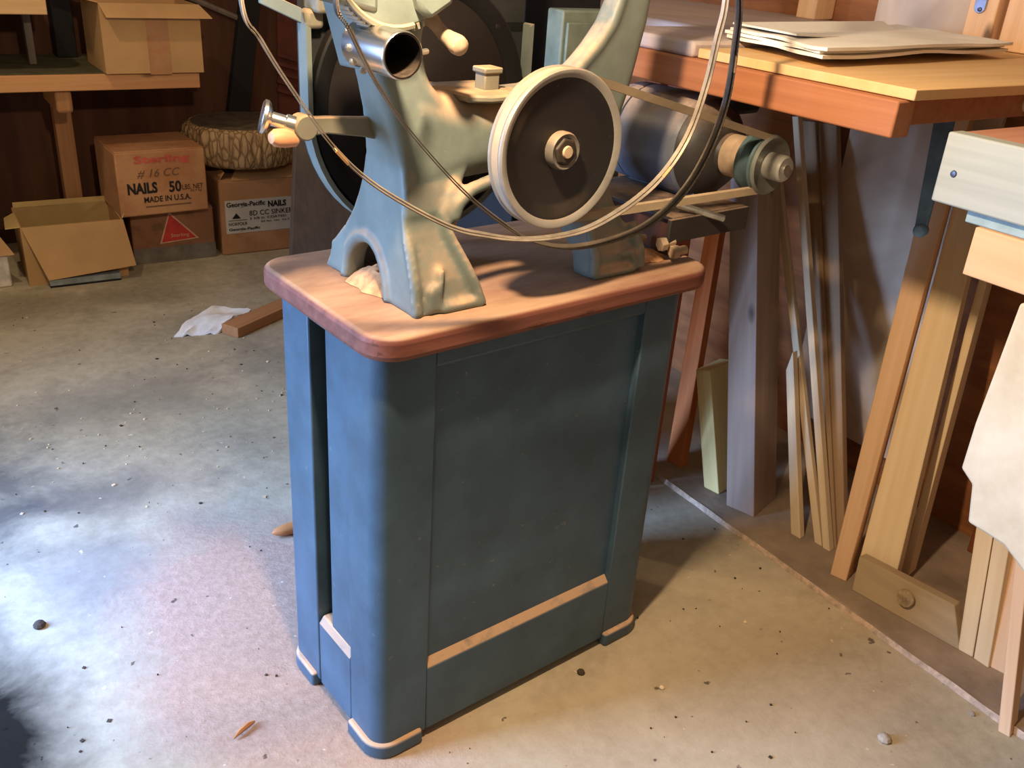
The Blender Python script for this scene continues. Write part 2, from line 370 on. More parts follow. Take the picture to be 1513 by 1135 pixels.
foot([(-.010, D-.09), (.02, D-.09), (.02, D-.02), (.085, D-.02), (.085, D+.006), (.03, D+.006)]+arc(.03, D-.034, .04, 90, 180, 6))
foot([(L+.008, D-.09), (L+.008, D-.03)]+arc(L-.034, D-.034, .042, 0, 90, 6)+[(L-.085, D+.008), (L-.085, D-.02), (L-.02, D-.02), (L-.02, D-.09)])
# wooden top, rounded corners
tp = arc(.035, .025, .05, 180, 270, 8)+arc(.590, .025, .05, 270, 360, 8)+[(.648, .10)]+arc(.600, .302, .045, 0, 90, 8)+arc(.035, .302, .05, 90, 180, 8)
o = mk('wooden_top', B().prism([(x, y, .733) for x, y in tp], (0, 0, .035)), M['top'], ST, local=True, bevel=.009, seg=4)
o['label'] = 'red-brown wooden top dusted with sawdust'

# ------------------------------------------------------------------ band saw
SAW = thing('band_saw', 'old grey-green cast iron band saw standing on the panelled stand', 'band saw', wl(.25, .15, .768), SA)
def saw(name, b, mat, **k):
    inv = Matrix.Translation((-.25, -.15, -.768)); b.v = [tuple(inv @ Vector(p)) for p in b.v]
    return mk(name, b, mat, k.pop('parent', SAW), local=True, **k)
def rr(u0, u1, v0, v1, w, r=.02, n=4):
    r = min(r, (u1-u0)/2.01, (v1-v0)/2.01)
    return [(x, y, w) for x, y in arc(u0+r, v0+r, r, 180, 270, n)+arc(u1-r, v0+r, r, 270, 360, n)+arc(u1-r, v1-r, r, 0, 90, n)+arc(u0+r, v1-r, r, 90, 180, n)]
ip = lambda w, t: float(np.interp(w, [a for a, _ in t], [c for _, c in t]))
uL = [(.768, .074), (.81, .075), (.875, .077), (.962, .077), (1.027, .057), (1.08, .036), (1.17, .022)]
vF = [(.768, .028), (.81, .035), (.875, .055), (.962, .07), (1.2, .07)]
vBk = [(.768, .283), (.787, .27), (.811, .264), (.83, .245), (.851, .222), (.88, .20), (.914, .181), (.939, .172), (.989, .161), (1.035, .147), (1.074, .136), (1.2, .13)]
uR = [(.768, .19), (.787, .184), (.815, .173), (.848, .157), (.876, .143), (.898, .14), (.92, .15), (.94, .165)]
c = B()
ws = [.768, .779, .79, .80, .811, .823, .835, .85, .865, .88, .895, .91, .925, .94, .96]
# left wall of the leg with its arched opening
out = [(ip(w, vF), w) for w in ws]+[(ip(w, vBk), w) for w in ws[::-1]]
arch = [(.212, .768), (.21, .79), (.204, .808), (.193, .822), (.178, .832), (.161, .836), (.146, .834), (.133, .826), (.122, .812), (.114, .795), (.108, .768)]
poly = [(ip(w, uL), v_, w) for v_, w in out+arch]
c.prism(poly, (.028, 0, 0))
# raised bead round the arch
bd = [(.222, .768), (.22, .792), (.213, .814), (.2, .83), (.182, .842), (.161, .847), (.142, .844), (.126, .834), (.113, .817), (.104, .795), (.098, .768)]
c.tube([(ip(w, uL)+.001, v_, w) for v_, w in bd], .008, 8)
# front and back walls
for k, w in enumerate(ws[:-1]):
    w2 = ws[k+1]
    def sl(w, th=.022): return [(ip(w, uL), ip(w, vF), w), (ip(w, uR), ip(w, vF), w), (ip(w, uR), ip(w, vF)+th, w), (ip(w, uL), ip(w, vF)+th, w)]
    def sb(w, th=.022): return [(ip(w, uL), ip(w, vBk)-th, w), (ip(w, uR), ip(w, vBk)-th, w), (ip(w, uR), ip(w, vBk), w), (ip(w, uL), ip(w, vBk), w)]
    c.hexa(sl(w-.002)+sl(w2+.002)); c.hexa(sb(w-.002)+sb(w2+.002))
# rims of the front face: right edge, bottom edge, slot ears
c.tube([(ip(w, uR)-.004, ip(w, vF)-.003, w) for w in ws[:-1]], .0085, 8)
c.tube([(.118, .026, .774), (.186, .026, .774)], .0075, 8)
c.tube([(.079, ip(w, vF)+.001+.012*max(0, (w-.85)/.1), w) for w in ws], [.008]*9+[.006, .005, .004, .003, .002, .001], 8)
c.tube([(.100, .026, .772), (.100, .027, .800), (.104, .029, .806), (.109, .029, .806), (.113, .027, .800), (.113, .026, .772)], .0055, 8)
c.tube([(.113, .027, .80), (.120, .034, .83)], .006, 8)
# upright column
secs = [(.90, .078, .150), (.93, .077, .17), (.962, .077, .185), (1.0, .066, .18), (1.03, .056, .158), (1.05, .047, .143), (1.067, .041, .127), (1.08, .036, .12), (1.10, .032, .115), (1.12, .03, .112), (1.15, .028, .118), (1.20, .026, .13)]
c.loft([rr(a, q, ip(w, vF)-.004, ip(w, vBk), w, ip(w, [(.9, .006), (.965, .008), (1.0, .016), (1.05, .024)])) for w, a, q in secs])
# horizontal body and shaft bearing
c.loft([[(u, y, z) for y, z in [(x2, y2) for x2, y2, _ in rr(.062, .19, w0, w1, 0, .045, 6)]] for u, w0, w1 in [(.10, .90, 1.075), (.14, .915, 1.06), (.18, .932, 1.05), (.24, .936, 1.046), (.33, .934, 1.05), (.40, .92, 1.07)]])
c.cyl((.265, .03, .99), (.265, .30, .99), .042, .042, 24)
# right leg running up into the neck
nk = [(.768, .40, .50, .03, .082), (.80, .398, .498, .034, .086), (.843, .388, .49, .05, .12), (.877, .38, .467, .055, .16), (.902, .37, .457, .06, .19), (.926, .36, .452, .06, .19), (.955, .345, .449, .06, .19), (1.0, .33, .461, .06, .18), (1.04, .325, .475, .06, .15), (1.065, .342, .481, .06, .118), (1.085, .362, .486, .06, .102), (1.11, .390, .491, .06, .104), (1.14, .414, .498, .06, .103), (1.17, .425, .501, .06, .10), (1.22, .435, .505, .06, .10), (1.3, .44, .51, .06, .10)]
c.loft([rr(a, q, f, g_, w, .018) for w, a, q, f, g_ in nk])
c.tube([(a+.010, f+.006, w) for w, a, q, f, g_ in nk[8:]], .010, 8)
c.tube([(.405, .028, .772), (.407, .03, .80), (.402, .046, .85)], .009, 8)
c.tube([(.405, .028, .774), (.49, .028, .774)], .008, 8)
c.tube([(.505, .03, .772), (.503, .032, .80), (.494, .048, .845)], .011, 8)
c.tube([(.462, .030, .80), (.478, .026, .804), (.488, .026, .795), (.49, .026, .772)], .006, 8)
c.tube([(.15, .052, .89), (.155, .05, .912), (.175, .05, .930), (.21, .052, .938), (.26, .052, .938)], .010, 8)
o = saw('frame_casting', c, M['iron'], ang=60)
q = o.modifiers.new('remesh', 'REMESH'); q.mode = 'VOXEL'; q.voxel_size = .0038; q.use_smooth_shade = True
q = o.modifiers.new('smooth', 'SMOOTH'); q.factor = .5; q.iterations = 5
# yoke plate on the upper left of the column
pl = [lv(461, 9, .095), lv(486, 8, .06), lv(500, 18, .06), lv(541, 107, .066), lv(503, 95, .115)]
pl = [lv(x, y, .066) for x, y in [(483, 12), (500, 17), (541, 108), (538, 110), (503, 97)]]
b = B().quad([(.014, .060, 1.175), (.036, .060, 1.083), (.034, .155, 1.080), (.010, .162, 1.175)], (.016, 0, .002))
saw('yoke_plate', b, M['iron'], bevel=.004)
# table trunnion: half disc with gear teeth
tr = [(.045+.085*math.cos(math.radians(a)), 1.222+.085*math.sin(math.radians(a))) for a in range(180, 361, 8)]
b = B().prism([(u, .034, w) for u, w in tr], (0, .036, 0))
t_ = saw('table_trunnion', b, M['iron'], bevel=.004)
b = B()
for a in range(196, 300, 5):
    ca, sa = math.cos(math.radians(a)), math.sin(math.radians(a)); p = Vector((.045+.083*ca, .034, 1.222+.083*sa))
    b.quad([p+Vector((-sa*x+ca*y, 0, ca*x+sa*y)) for x, y in ((-.002, 0), (.002, 0), (.0015, .007), (-.0015, .007))], (0, .026, 0))
b.tube([(.045+.083*math.cos(math.radians(a)), .032, 1.222+.083*math.sin(math.radians(a))) for a in range(190, 290, 6)], .004, 6)
saw('gear_teeth', b, M['irondust'], parent=t_)
b = B().prism([(u, .02, w) for u, w in [(.07, 1.16), (.085, 1.149), (.115, 1.166), (.125, 1.19), (.06, 1.19)]], (0, .03, 0)); saw('clamp_lug', b, M['iron'], bevel=.006)
b = B().prism([(u, .03, w) for u, w in [(-.05, 1.176), (-.046, 1.168), (.02, 1.155), (.02, 1.20), (-.05, 1.20)]], (0, .09, 0)); saw('trunnion_wing', b, M['iron'], bevel=.006)
# dust chute
ax0 = Vector(lv(596, 83, -.02)); ax1 = Vector((ax0.x, .075, ax0.z+.002)); d_ = ax1-ax0
b = B().lathe([(.0255, 0), (.0265, .001), (.027, .003), (.027, d_.length), (.0255, d_.length)], ax0, d_, 40, True)
o = saw('dust_chute', b, M['chrome']); o['label'] = 'open chrome dust tube'
saw('tube_bore', B().lathe([(.0252, .0005), (.0255, .07), (.001, .072), (.001, .070), (.0235, .068), (.0235, .0008)], ax0, d_, 32, True), M['black'], parent=o)
b = B()
for i in range(10):
    a = 2*PI*i/10; p = Vector((ax0.x+.027*math.cos(a), .052, ax0.z+.027*math.sin(a))); b.lathe([(.001, 0), (.0045, .002), (.0045, .006), (.001, .008)], p, (0, 1, 0), 8)
saw('collar_knurl', b, M['steel'], parent=o)
saw('set_screw', B().cyl(lv(618, 78, .0), (lv(618, 78, .0)[0]+.018, .01, lv(618, 78, .0)[2]), .0035), M['steel'])
# lever with rounded grip
p0 = Vector((.112, .07, 1.15)); p1 = Vector(lv(655, 50, .05)); p2 = Vector(lv(676, 66, .02))
saw('tilt_lever', B().tube([p0, p0.lerp(p1, .6), p1, p1.lerp(p2, .5), p2, p2+(p2-p1)*.25, p2+(p2-p1)*.38], [.011, .008, .0085, .010, .0125, .011, .004], 14), M['hubdust'])
# flange and block on top of the body
b = B().prism([(u, y, 1.043) for u, y in [(.172, .06), (.20, .045), (.255, .05), (.275, .09), (.26, .17), (.18, .17), (.165, .12)]], (0, 0, .010)); saw('flange', b, M['irondust'], bevel=.003)
b = B().box(.219, .244, .088, .112, 1.05, 1.078); b.box(.216, .247, .085, .115, 1.074, 1.082); saw('pedestal_block', b, M['irondust'], bevel=.002)
# lower wheel and its guard
wc = Vector((.265, .30, .995))
b = B().lathe([(.166, .010), (.178, .002), (.192, .0), (.195, .003), (.195, .018), (.188, .019), (.186, .010), (.166, .014)], wc, (0, 1, 0), 64, True)
whl = saw('lower_wheel', b, M['wheelrim'])
b = B().lathe([(.001, .006), (.05, .006), (.06, .010), (.170, .011), (.170, .016), (.05, .019), (.001, .019)], wc, (0, 1, 0), 64); saw('wheel_web', b, M['wheelweb'], parent=whl)
# U shaped guard round the wheel: back plate, wall and flange
gp = [(.060, 1.115)]+[(.265+.205*math.cos(math.radians(a)), .995+.205*math.sin(math.radians(a))) for a in range(180, 361, 6)]+[(.470, 1.115)]
gi = [(.068, 1.110)]+[(.265+.197*math.cos(math.radians(a)), .995+.197*math.sin(math.radians(a))) for a in range(180, 361, 6)]+[(.462, 1.110)]
b = B()
rings = []
for (u0, w0), (u1, w1) in zip(gp, gi):
    nx, nz = (u1-u0), (w1-w0); k = .004/math.hypot(nx, nz)
    rings.append([(u0, .296, w0), (u0+nx*.95, .296, w0+nz*.95), (u0+nx*.95, .30, w0+nz*.95), (u0+nx*k, .30, w0+nz*k), (u0+nx*k, .322, w0+nz*k), (u0, .322, w0)])
b.loft(rings); saw('guard_wall', b, M['iron'], ang=50)
b = B().prism([(u, .321, w) for u, w in gp[:1]+gp[1:-1]+gp[-1:]], (0, .004, 0)); b.box(.062, .468, .321, .325, 1.1, 1.3); saw('guard_back', b, M['guardin'])
b = B().box(.062, .09, .298, .322, 1.108, 1.135); b.box(.07, .10, .28, .33, 1.13, 1.2); saw('guard_hinge', b, M['irondust'], bevel=.006)
b = B().quad([lv(385, 5, .33), lv(446, 34, .30), lv(446, 12, .30), lv(385, -16, .33)], (0, .008, 0)); saw('guard_strap', b, M['iron'], bevel=.001)
# side arm with knob and wooden grip
pa = [Vector((.078, .13, 1.004)), Vector((.05, .128, 1.008)), Vector((.0, .13, 1.013)), Vector((-.03, .132, 1.012))]
b = B().loft([[p+Vector((0, y, z)) for y, z in ((-.006, -.0125*s), (.006, -.0125*s), (.006, .0125*s), (-.006, .0125*s))] for p, s in zip(pa, (1.25, 1.0, .85, .95))])
b.lathe([(.016, -.012), (.016, .012)], pa[-1], (0, 1, 0), 20)
arm = saw('brush_arm', b, M['irondust'], bevel=.002)
ka = Vector((-.040, .132, 1.014)); kd = Vector((-1, .42, .30)).normalized()
b = B().lathe([(.011, -.004), (.011, .012), (.009, .014), (.009, .030), (.018, .034), (.021, .037), (.021, .041), (.018, .043), (.001, .043)], ka, kd, 28)
saw('chrome_knob', b, M['chrome'], parent=arm)
b = B().lathe([(.006, 0), (.011, .006), (.012, .02), (.011, .034), (.007, .040), (.001, .041)], (-.036, .134, .998), Vector((-1, -.15, .1)), 20); saw('wooden_grip', b, M['handle'], parent=arm)
# driven pulley
pc = Vector((.268, -.03, .991)); V_ = Vector((0, 1, 0))
b = B().lathe([(.1005, 0.0), (.1045, 0), (.1065, .002), (.1065, .006), (.094, .015), (.1065, .024), (.1065, .028), (.098, .03), (.092, .02), (.094, .004)], pc, V_, 72, True)
pul = saw('drive_pulley', b, M['rim']); pul['label'] = 'black-faced drive pulley with a bright worn rim'
b = B().lathe([(.001, .012), (.028, .010), (.07, .012), (.078, .009), (.088, .006), (.0935, .004), (.1015, .003), (.1015, .014), (.07, .02), (.001, .02)], pc, V_, 72)
saw('pulley_face', b, M['black'], parent=pul)
b = B().lathe([(.018, -.002), (.0235, -.004), (.0255, .0), (.0255, .012), (.018, .012)], pc, V_, 28, True)
saw('hub_collar', b, M['dullsteel'], parent=pul)
saw('hub_nut', B().lathe([(.001, -.006), (.0175, -.006), (.0195, -.003), (.0195, .010), (.001, .010)], pc, V_, 6), M['nutdark'], bevel=.0015, parent=pul)
saw('shaft_end', B().lathe([(.001, -.009), (.0075, -.009), (.0085, -.007), (.0085, 0), (.001, 0)], pc, V_, 20), M['hubdust'], parent=pul)
# sawdust heaped in the arch and on the top
def heap(u, v_, ru, rv, h, name, mat, label, w0=.768):
    b = B(); n_ = 22; rings = []
    for k in range(7):
        t = k/6
        rings.append([(u+ru*(1-t)*math.cos(2*PI*i/n_)*(1+.25*noise.noise(Vector((i*.6, k*.3, u*9)))), v_+rv*(1-t)*math.sin(2*PI*i/n_)*(1+.25*noise.noise(Vector((i*.5, k*.4, v_*7)))), w0+.0008+h*(1-(1-t)**1.6)*(1+.3*noise.noise(Vector((i*.9, k, h*50))))*(t > 0)) for i in range(n_)])
    b.loft(rings); b.v = [tuple(wl(*p)) for p in b.v]
    return tag(mk(name, b, mat), label, 'sawdust', kind='stuff')
heap(.105, .165, .045, .062, .026, 'sawdust_heap', M['dust'], 'orange sawdust heap inside the arched opening of the saw leg')
heap(.555, .085, .05, .045, .012, 'sawdust_heap', M['dust'], 'low ridge of sawdust at the right end of the stand top')

# ------------------------------------------------------------------ motor, bracket, belt
mo = Vector((.742, 0, .927))
MOT = thing('electric_motor', 'dusty blue-grey electric motor mounted beyond the right end of the stand', 'motor', wl(.742, .2, .83), SA)
def mot(name, b, mat, **k):
    inv = Matrix.Translation((-.742, -.2, -.83)); b.v = [tuple(inv @ Vector(p)) for p in b.v]
    return mk(name, b, mat, k.pop('parent', MOT), local=True, **k)
mot('housing', B().lathe([(.084, .125), (.088, .13), (.088, .265), (.084, .27)], mo, V_, 48), M['motor'])
mot('end_bell', B().lathe([(.086, .272), (.088, .276), (.087, .30), (.076, .335), (.05, .352), (.001, .354)], mo, V_, 48), M['motor'])
mot('front_bell', B().lathe([(.001, .06), (.03, .06), (.036, .075), (.06, .085), (.078, .105), (.085, .123), (.001, .123)], mo, V_, 40), M['motordark'])
mot('bearing_cap', B().lathe([(.001, .034), (.028, .034), (.036, .044), (.036, .066), (.02, .08)], mo, V_, 30), M['hubdust'])
mot('shaft', B().cyl(mo+Vector((0, -.05, 0)), mo+Vector((0, .06, 0)), .008), M['steel'])
mpu = mot('motor_pulley', B().lathe([(.02, .026), (.042, .026), (.048, .022), (.049, .012), (.036, .004), (.049, -.006), (.05, -.012), (.046, -.013), (.02, -.013)], mo, V_, 40, True), M['pulleyblue'])
mot('pulley_disc', B().lathe([(.047, -.010), (.0495, -.016), (.046, -.020), (.040, -.016), (.012, -.014), (.001, -.014), (.001, -.010)], mo, V_, 40), M['pulleygrey'], parent=mpu)
mot('pulley_boss', B().lathe([(.022, -.014), (.022, -.044), (.019, -.048), (.008, -.048), (.008, -.040), (.001, -.040)], mo, V_, 28), M['boss'], parent=mpu)
b = B().box(.765, .845, .10, .20, .985, 1.022); mot('junction_box', b, M['rubber'], bevel=.008)
b = B().prism([(.71, y, z) for y, z in ((.10, .84), (.28, .84), (.26, .862), (.12, .862))], (.065, 0, 0)); mot('cradle', b, M['motordark'], bevel=.003)
MB = thing('motor_bracket', 'dark angle-iron bracket carrying the motor off the stand end', 'bracket', wl(.66, .12, .79), SA)
def mbr(name, b, mat, **k):
    inv = Matrix.Translation((-.66, -.12, -.79)); b.v = [tuple(inv @ Vector(p)) for p in b.v]
    return mk(name, b, mat, MB, local=True, **k)
b = B().box(.59, .775, .045, .30, .833, .840); mbr('plate', b, M['motordark'], bevel=.001)
b = B().box(.575, .775, .035, .043, .800, .840); mbr('angle_iron', b, M['motordark'], bevel=.001)
b = B().box(.60, .618, .06, .28, .772, .832); mbr('hinge_block', b, M['darkwood'], bevel=.002)
for u, v_, w in ((.565, .045, .797), (.58, .03, .786), (.553, .10, .79)):
    b = B().lathe([(.001, 0), (.012, 0), (.012, .012), (.008, .012), (.008, .03), (.001, .03)], (u, v_, w), (1, -.2, .1), 6)
    mbr('hinge_bolt', b, M['hubdust'], bevel=.001)
b = B().cyl(Vector(lv(1003, 303, .06)), Vector(lv(1069, 323, .02)), .006); mbr('adjusting_rod', b, M['steel'])
# belt round both pulleys
r1, r2 = .0985, .041; c1 = Vector((.268, 0, .991)); c2 = Vector((.742, 0, .927)); dd = c2-c1; Ld = dd.length; th0 = math.atan2(dd.z, dd.x); al = math.acos((r1-r2)/Ld)
path = []
for i in range(41):
    a = th0+al+(2*PI-2*al)*i/40; path.append((c1.x+r1*math.cos(a), -.013, c1.z+r1*math.sin(a)))
for i in range(25):
    a = th0-al+2*al*i/24; path.append((c2.x+r2*math.cos(a), -.008, c2.z+r2*math.sin(a)))
b = B(); pts = [Vector(p) for p in path]; rings = []
for i in range(len(pts)):
    t = (pts[(i+1) % len(pts)]-pts[i-1]).normalized(); nn = t.cross(V_).normalized()
    rings.append([pts[i]-V_*.0075-nn*.006, pts[i]+V_*.0075-nn*.006, pts[i]+V_*.005+nn*.005, pts[i]-V_*.005+nn*.005])
rings = [[r_[k] for k in range(4)] for r_ in rings]
b.loft(rings, closed=True); b.v = [tuple(wl(*p)) for p in b.v]
tag(mk('drive_belt', b, M['belt'], ang=50), 'tan dusty V-belt running from the drive pulley to the motor pulley', 'belt')

# ------------------------------------------------------------------ loose saw blades
def smooth(pts, n_=20, closed=True):
    pts = [Vector(p) for p in pts]; k = len(pts); o_ = []
    for i in range(k if closed else k-1):
        p0, p1, p2, p3 = pts[(i-1) % k], pts[i], pts[(i+1) % k], pts[(i+2) % k]
        for j in range(n_):
            t = j/n_; o_.append(.5*((2*p1)+(-p0+p2)*t+(2*p0-5*p1+4*p2-p3)*t*t+(-p0+3*p1-3*p2+p3)*t**3))
    return o_
def blade(px, top, v0, mat, label, joint, coil=0.0035, wid=.0058, teeth=0.0):
    base = [Vector(lv(x, y, v0)) for x, y in px]
    allp = base+[Vector((u, v0+.02, w)) for u, w in top]
    path = [wl(*p) for p in smooth(allp)]
    t = thing('steel_band', label, 'saw blade', wl(.2, v0, .87), SA, 'saw blades hung over the machine')
    mk('blade_band', B().strip(path, SV*.9+Vector((0, 0, .35)), wid, .0014, True, teeth), mat, t)
    p2 = [wl(p.x+(.003 if i < len(base) else 0)*(1 if p.x > .15 else -1)*-1, p.y+coil, p.z+.002) for i, p in enumerate(allp)]
    p2 = smooth(p2); mk('blade_band', B().strip(p2, SV*.9+Vector((0, 0, .35)), wid, .0014, True, teeth), mat, t)
    for j0 in joint:
        k = min(range(len(path)), key=lambda i: (path[i]-wl(*lv(j0[0], j0[1], v0))).length)
        seg = [path[(k+i) % len(path)]+Vector((0, 0, .0004)) for i in range(-3, 4)]
        mk('brazed_joint', B().strip(seg, SV*.9+Vector((0, 0, .35)), wid+.001, .0028, False), M['brass'], t)
blade([(355, 0), (385, 62), (430, 133), (495, 222), (560, 280), (660, 335), (720, 350), (775, 355), (830, 350), (880, 335), (940, 298), (985, 255), (1020, 200), (1045, 130), (1062, 60), (1075, 0)],
      [(.49, 1.27), (.44, 1.40), (.30, 1.47), (.10, 1.47), (-.08, 1.40), (-.18, 1.30)], -.085, M['blade'], 'wide hanging saw blade loop, outermost strand at the left of the machine', [(505, 230), (985, 255)])
blade([(495, 0), (515, 45), (550, 115), (600, 190), (680, 280), (740, 330), (790, 357), (850, 366), (920, 351), (970, 325), (1015, 280), (1050, 220), (1075, 150), (1088, 70), (1094, 0)],
      [(.515, 1.27), (.47, 1.36), (.36, 1.42), (.20, 1.42), (.03, 1.36), (-.07, 1.27)], -.072, M['bladeworn'], 'narrow hanging saw blade loop crossing the front of the saw leg', [(1083, 95)], .003, .0075, .0006)

# ------------------------------------------------------------------ bench against the right wall
WB = thing('workbench', 'wall bench with a red fir front rail and grey plank top', 'workbench', (1.5, 1.25, 0))
def wb(name, b, mat, **k): return mk(name, b, mat, WB, **k)
wb('front_rail', B().box(1.15, 1.19, .785, 1.43, 1.028, 1.078), M['fir'], bevel=.003)
wb('plank_top', B().prism([(x, y, 1.078) for x, y in [(1.16, 1.20), (1.99, 1.20), (1.99, 2.2), (1.40, 2.2), (1.40, 1.435), (1.16, 1.435)]], (0, 0, .026)), M['greyplank'], bevel=.006)
wb('plank_top', B().box(1.19, 1.99, .80, 1.195, 1.04, 1.078), M['fir'], bevel=.003)
wb('leg', B().box(1.42, 1.49, 1.46, 1.53, 0, 1.078), M['firleg'], bevel=.003)
wb('leg', B().box(1.92, 1.99, 2.10, 2.17, .012, 1.078), M['firleg'], bevel=.003)
wb('leg', B().box(1.94, 1.99, .815, .865, .012, 1.06), M['firleg'], bevel=.003)
b = B().box(1.168, 1.985, .775, 1.195, 1.079, 1.094); tag(mk('plywood_sheet', b, M['ply'], bevel=.0015), 'flat tan plywood sheet lying on the near end of the wall bench', 'plywood sheet')
# newspapers: thin folded sheets with a lifted far corner
NP = thing('newspaper', 'folded yellowed newspaper section lying open on the bench', 'newspaper', (1.5, 1.12, 1.105))
def sheet(c4, lift, z0, th, name, mat, n_=14, wob=.004, s=0, parent=NP):
    g = []; c4 = [Vector(c_) for c_ in c4]
    for j in range(n_+1):
        for i in range(n_+1):
            a, b_ = i/n_, j/n_; p = (c4[0]*(1-a)+c4[1]*a)*(1-b_)+(c4[3]*(1-a)+c4[2]*a)*b_
            e = .006*noise.noise(Vector((a*4, b_*4, s)))
            g.append(Vector((p.x+e, p.y+e, z0+lift*(a*b_)**1.5*2+p.z+wob*noise.noise(Vector((a*3, b_*3, s+9))))))
    N = (n_+1)**2; f = []
    for j in range(n_):
        for i in range(n_):
            q = j*(n_+1)+i; f += [(q, q+1, q+n_+2, q+n_+1), (q+N, q+N+n_+1, q+N+n_+2, q+N+1)]
    rim = [i for i in range(n_+1)]+[(j*(n_+1)+n_) for j in range(1, n_+1)]+[n_*(n_+1)+i for i in range(n_-1, -1, -1)]+[j*(n_+1) for j in range(n_-1, 0, -1)]
    for k in range(len(rim)): a, c_ = rim[k], rim[(k+1) % len(rim)]; f.append((a, a+N, c_+N, c_))
    b = B().add(g+[p-Vector((0, 0, th)) for p in g], f); return mk(name, b, mat, parent, ang=60)
for k, (dx, dy) in enumerate(((0, 0), (.006, .012), (.0, -.006))):
    sheet([(1.20+dx, .965+dy, 0), (1.79+dx, 1.02+dy, 0), (1.86, 1.32+dy, 0), (1.27+dx, 1.235+dy, 0)], .0, 1.112+k*.006, .005, 'folded_pages', M['paper'], s=k*3)
A_, B_, C_, D_ = Vector((1.275, 1.23, 1.132)), Vector((1.245, 1.06, 1.132)), atx(1348, 60, 1.72), atx(1304, 31, 1.66)
bl_ = lambda a, c: (A_*(1-a)+D_*a)*(1-c)+(B_*(1-a)+C_*a)*c
lpg = mk('lifted_page', B().quad([bl_(0, 0), bl_(1, 0), bl_(1, 1), bl_(0, 1)], (0, 0, -.003)), M['paper'], NP)
mk('printed_picture', B().quad([bl_(.86, .3)+Vector((0, 0, .0006)), bl_(.99, .3)+Vector((0, 0, .0006)), bl_(.99, .97)+Vector((0, 0, .0006)), bl_(.86, .97)+Vector((0, 0, .0006))], (0, 0, .0004)), M['photo'], lpg)
for k in range(6):
    a_, c_ = .45+.13*(k % 3), .12+.42*(k//3); mk('text_column', B().quad([bl_(a_, c_)+Vector((0, 0, .0004)), bl_(a_+.1, c_)+Vector((0, 0, .0004)), bl_(a_+.1, c_+.36)+Vector((0, 0, .0004)), bl_(a_, c_+.36)+Vector((0, 0, .0004))], (0, 0, .0003)), M['print'], lpg)

# second bench at the near right
SB = thing('bench', 'near bench end with a whitewashed front board and pine rail', 'bench', (1.5, .35, 0))
def sb(name, b, mat, **k): return mk(name, b, mat, SB, **k)
X2 = 1.2
TL, BL_, TR, BR_ = atx(1402, 194, X2), atx(1374, 296, X2), atx(1560, 233, X2), atx(1560, 362, X2)
yL = (TL.y+BL_.y)/2
b = B().quad([(X2, yL, BL_.z), (X2, yL, TL.z), (X2, yL-.85, TL.z), (X2, yL-.85, BL_.z)], (.03, 0, 0)); o = sb('front_board', b, M['whiteboard'], bevel=.003); o['label'] = 'whitewashed planed front board'
b = B().box(X2+.03, 1.99, yL-.85, yL, TL.z-.03, TL.z-.002); o = sb('bench_top', b, M['redtop'], bevel=.002); o['label'] = 'red-brown top board'
b = B().box(X2+.012, X2+.05, yL-.85, yL-.05, BL_.z-.018, BL_.z); sb('lower_lip', b, plain('blue_grey_lip', (140, 160, 158), .6), bevel=.002)
pz0 = atx(1420, 406, X2).z; pz1 = BL_.z-.018
b = B().box(X2+.004, X2+.045, yL-.85, yL-.072, pz0, pz1); o = sb('pine_rail', b, M['pine'], bevel=.002); o['label'] = 'pale pine rail'
sb('leg', B().box(1.30, 1.37, yL-.84, yL-.77, 0, pz1), M['pine'], bevel=.003)
sb('leg', B().box(1.90, 1.97, yL-.84, yL-.77, .012, pz1+.06), M['pine'], bevel=.003)
sp_ = atx(1409, 257, X2); mk('screw', B().lathe([(.001, -.0025), (.004, -.002), (.005, 0), (.005, .003)], sp_, (1, 0, 0), 12), M['screw'], SB)
# white cord that runs over the near bench
pc_ = [atx(1430, 130, 1.9), atx(1452, 133, 1.85), atx(1475, 145, 1.75), atx(1495, 162, 1.65), atx(1510, 178, 1.58), atx(1530, 185, 1.5)]
pc_[4].z = max(pc_[4].z, TL.z+.006)
CR = thing('power_cord', 'pale power cord dropping from the wall onto the near bench', 'cord', pc_[4])
mk('cable', B().tube(smooth(pc_, 8, False), .006, 8), M['cord'], CR)
pg = atx(1512, 180, 1.5); b = B().lathe([(.006, -.02), (.012, -.012), (.014, .0), (.014, .022), (.001, .024)], (pg.x, pg.y, TL.z+.015), (0, -1, 0), 14); mk('plug', b, M['cord'], CR)
# speckled slab with torn corners hanging below the pine rail
sl = [(1506, 448), (1560, 452), (1560, 905), (1513, 848), (1482, 806), (1429, 772), (1435, 716), (1419, 692), (1440, 625), (1470, 545)]
pts = [atx(x, y, 1.17) for x, y in sl]
b = B().prism(pts, (.028, 0, 0)); tag(mk('speckled_slab', b, M['chipslab'], bevel=.004), 'pale speckled slab with broken lower corners hanging under the near bench', 'slab')

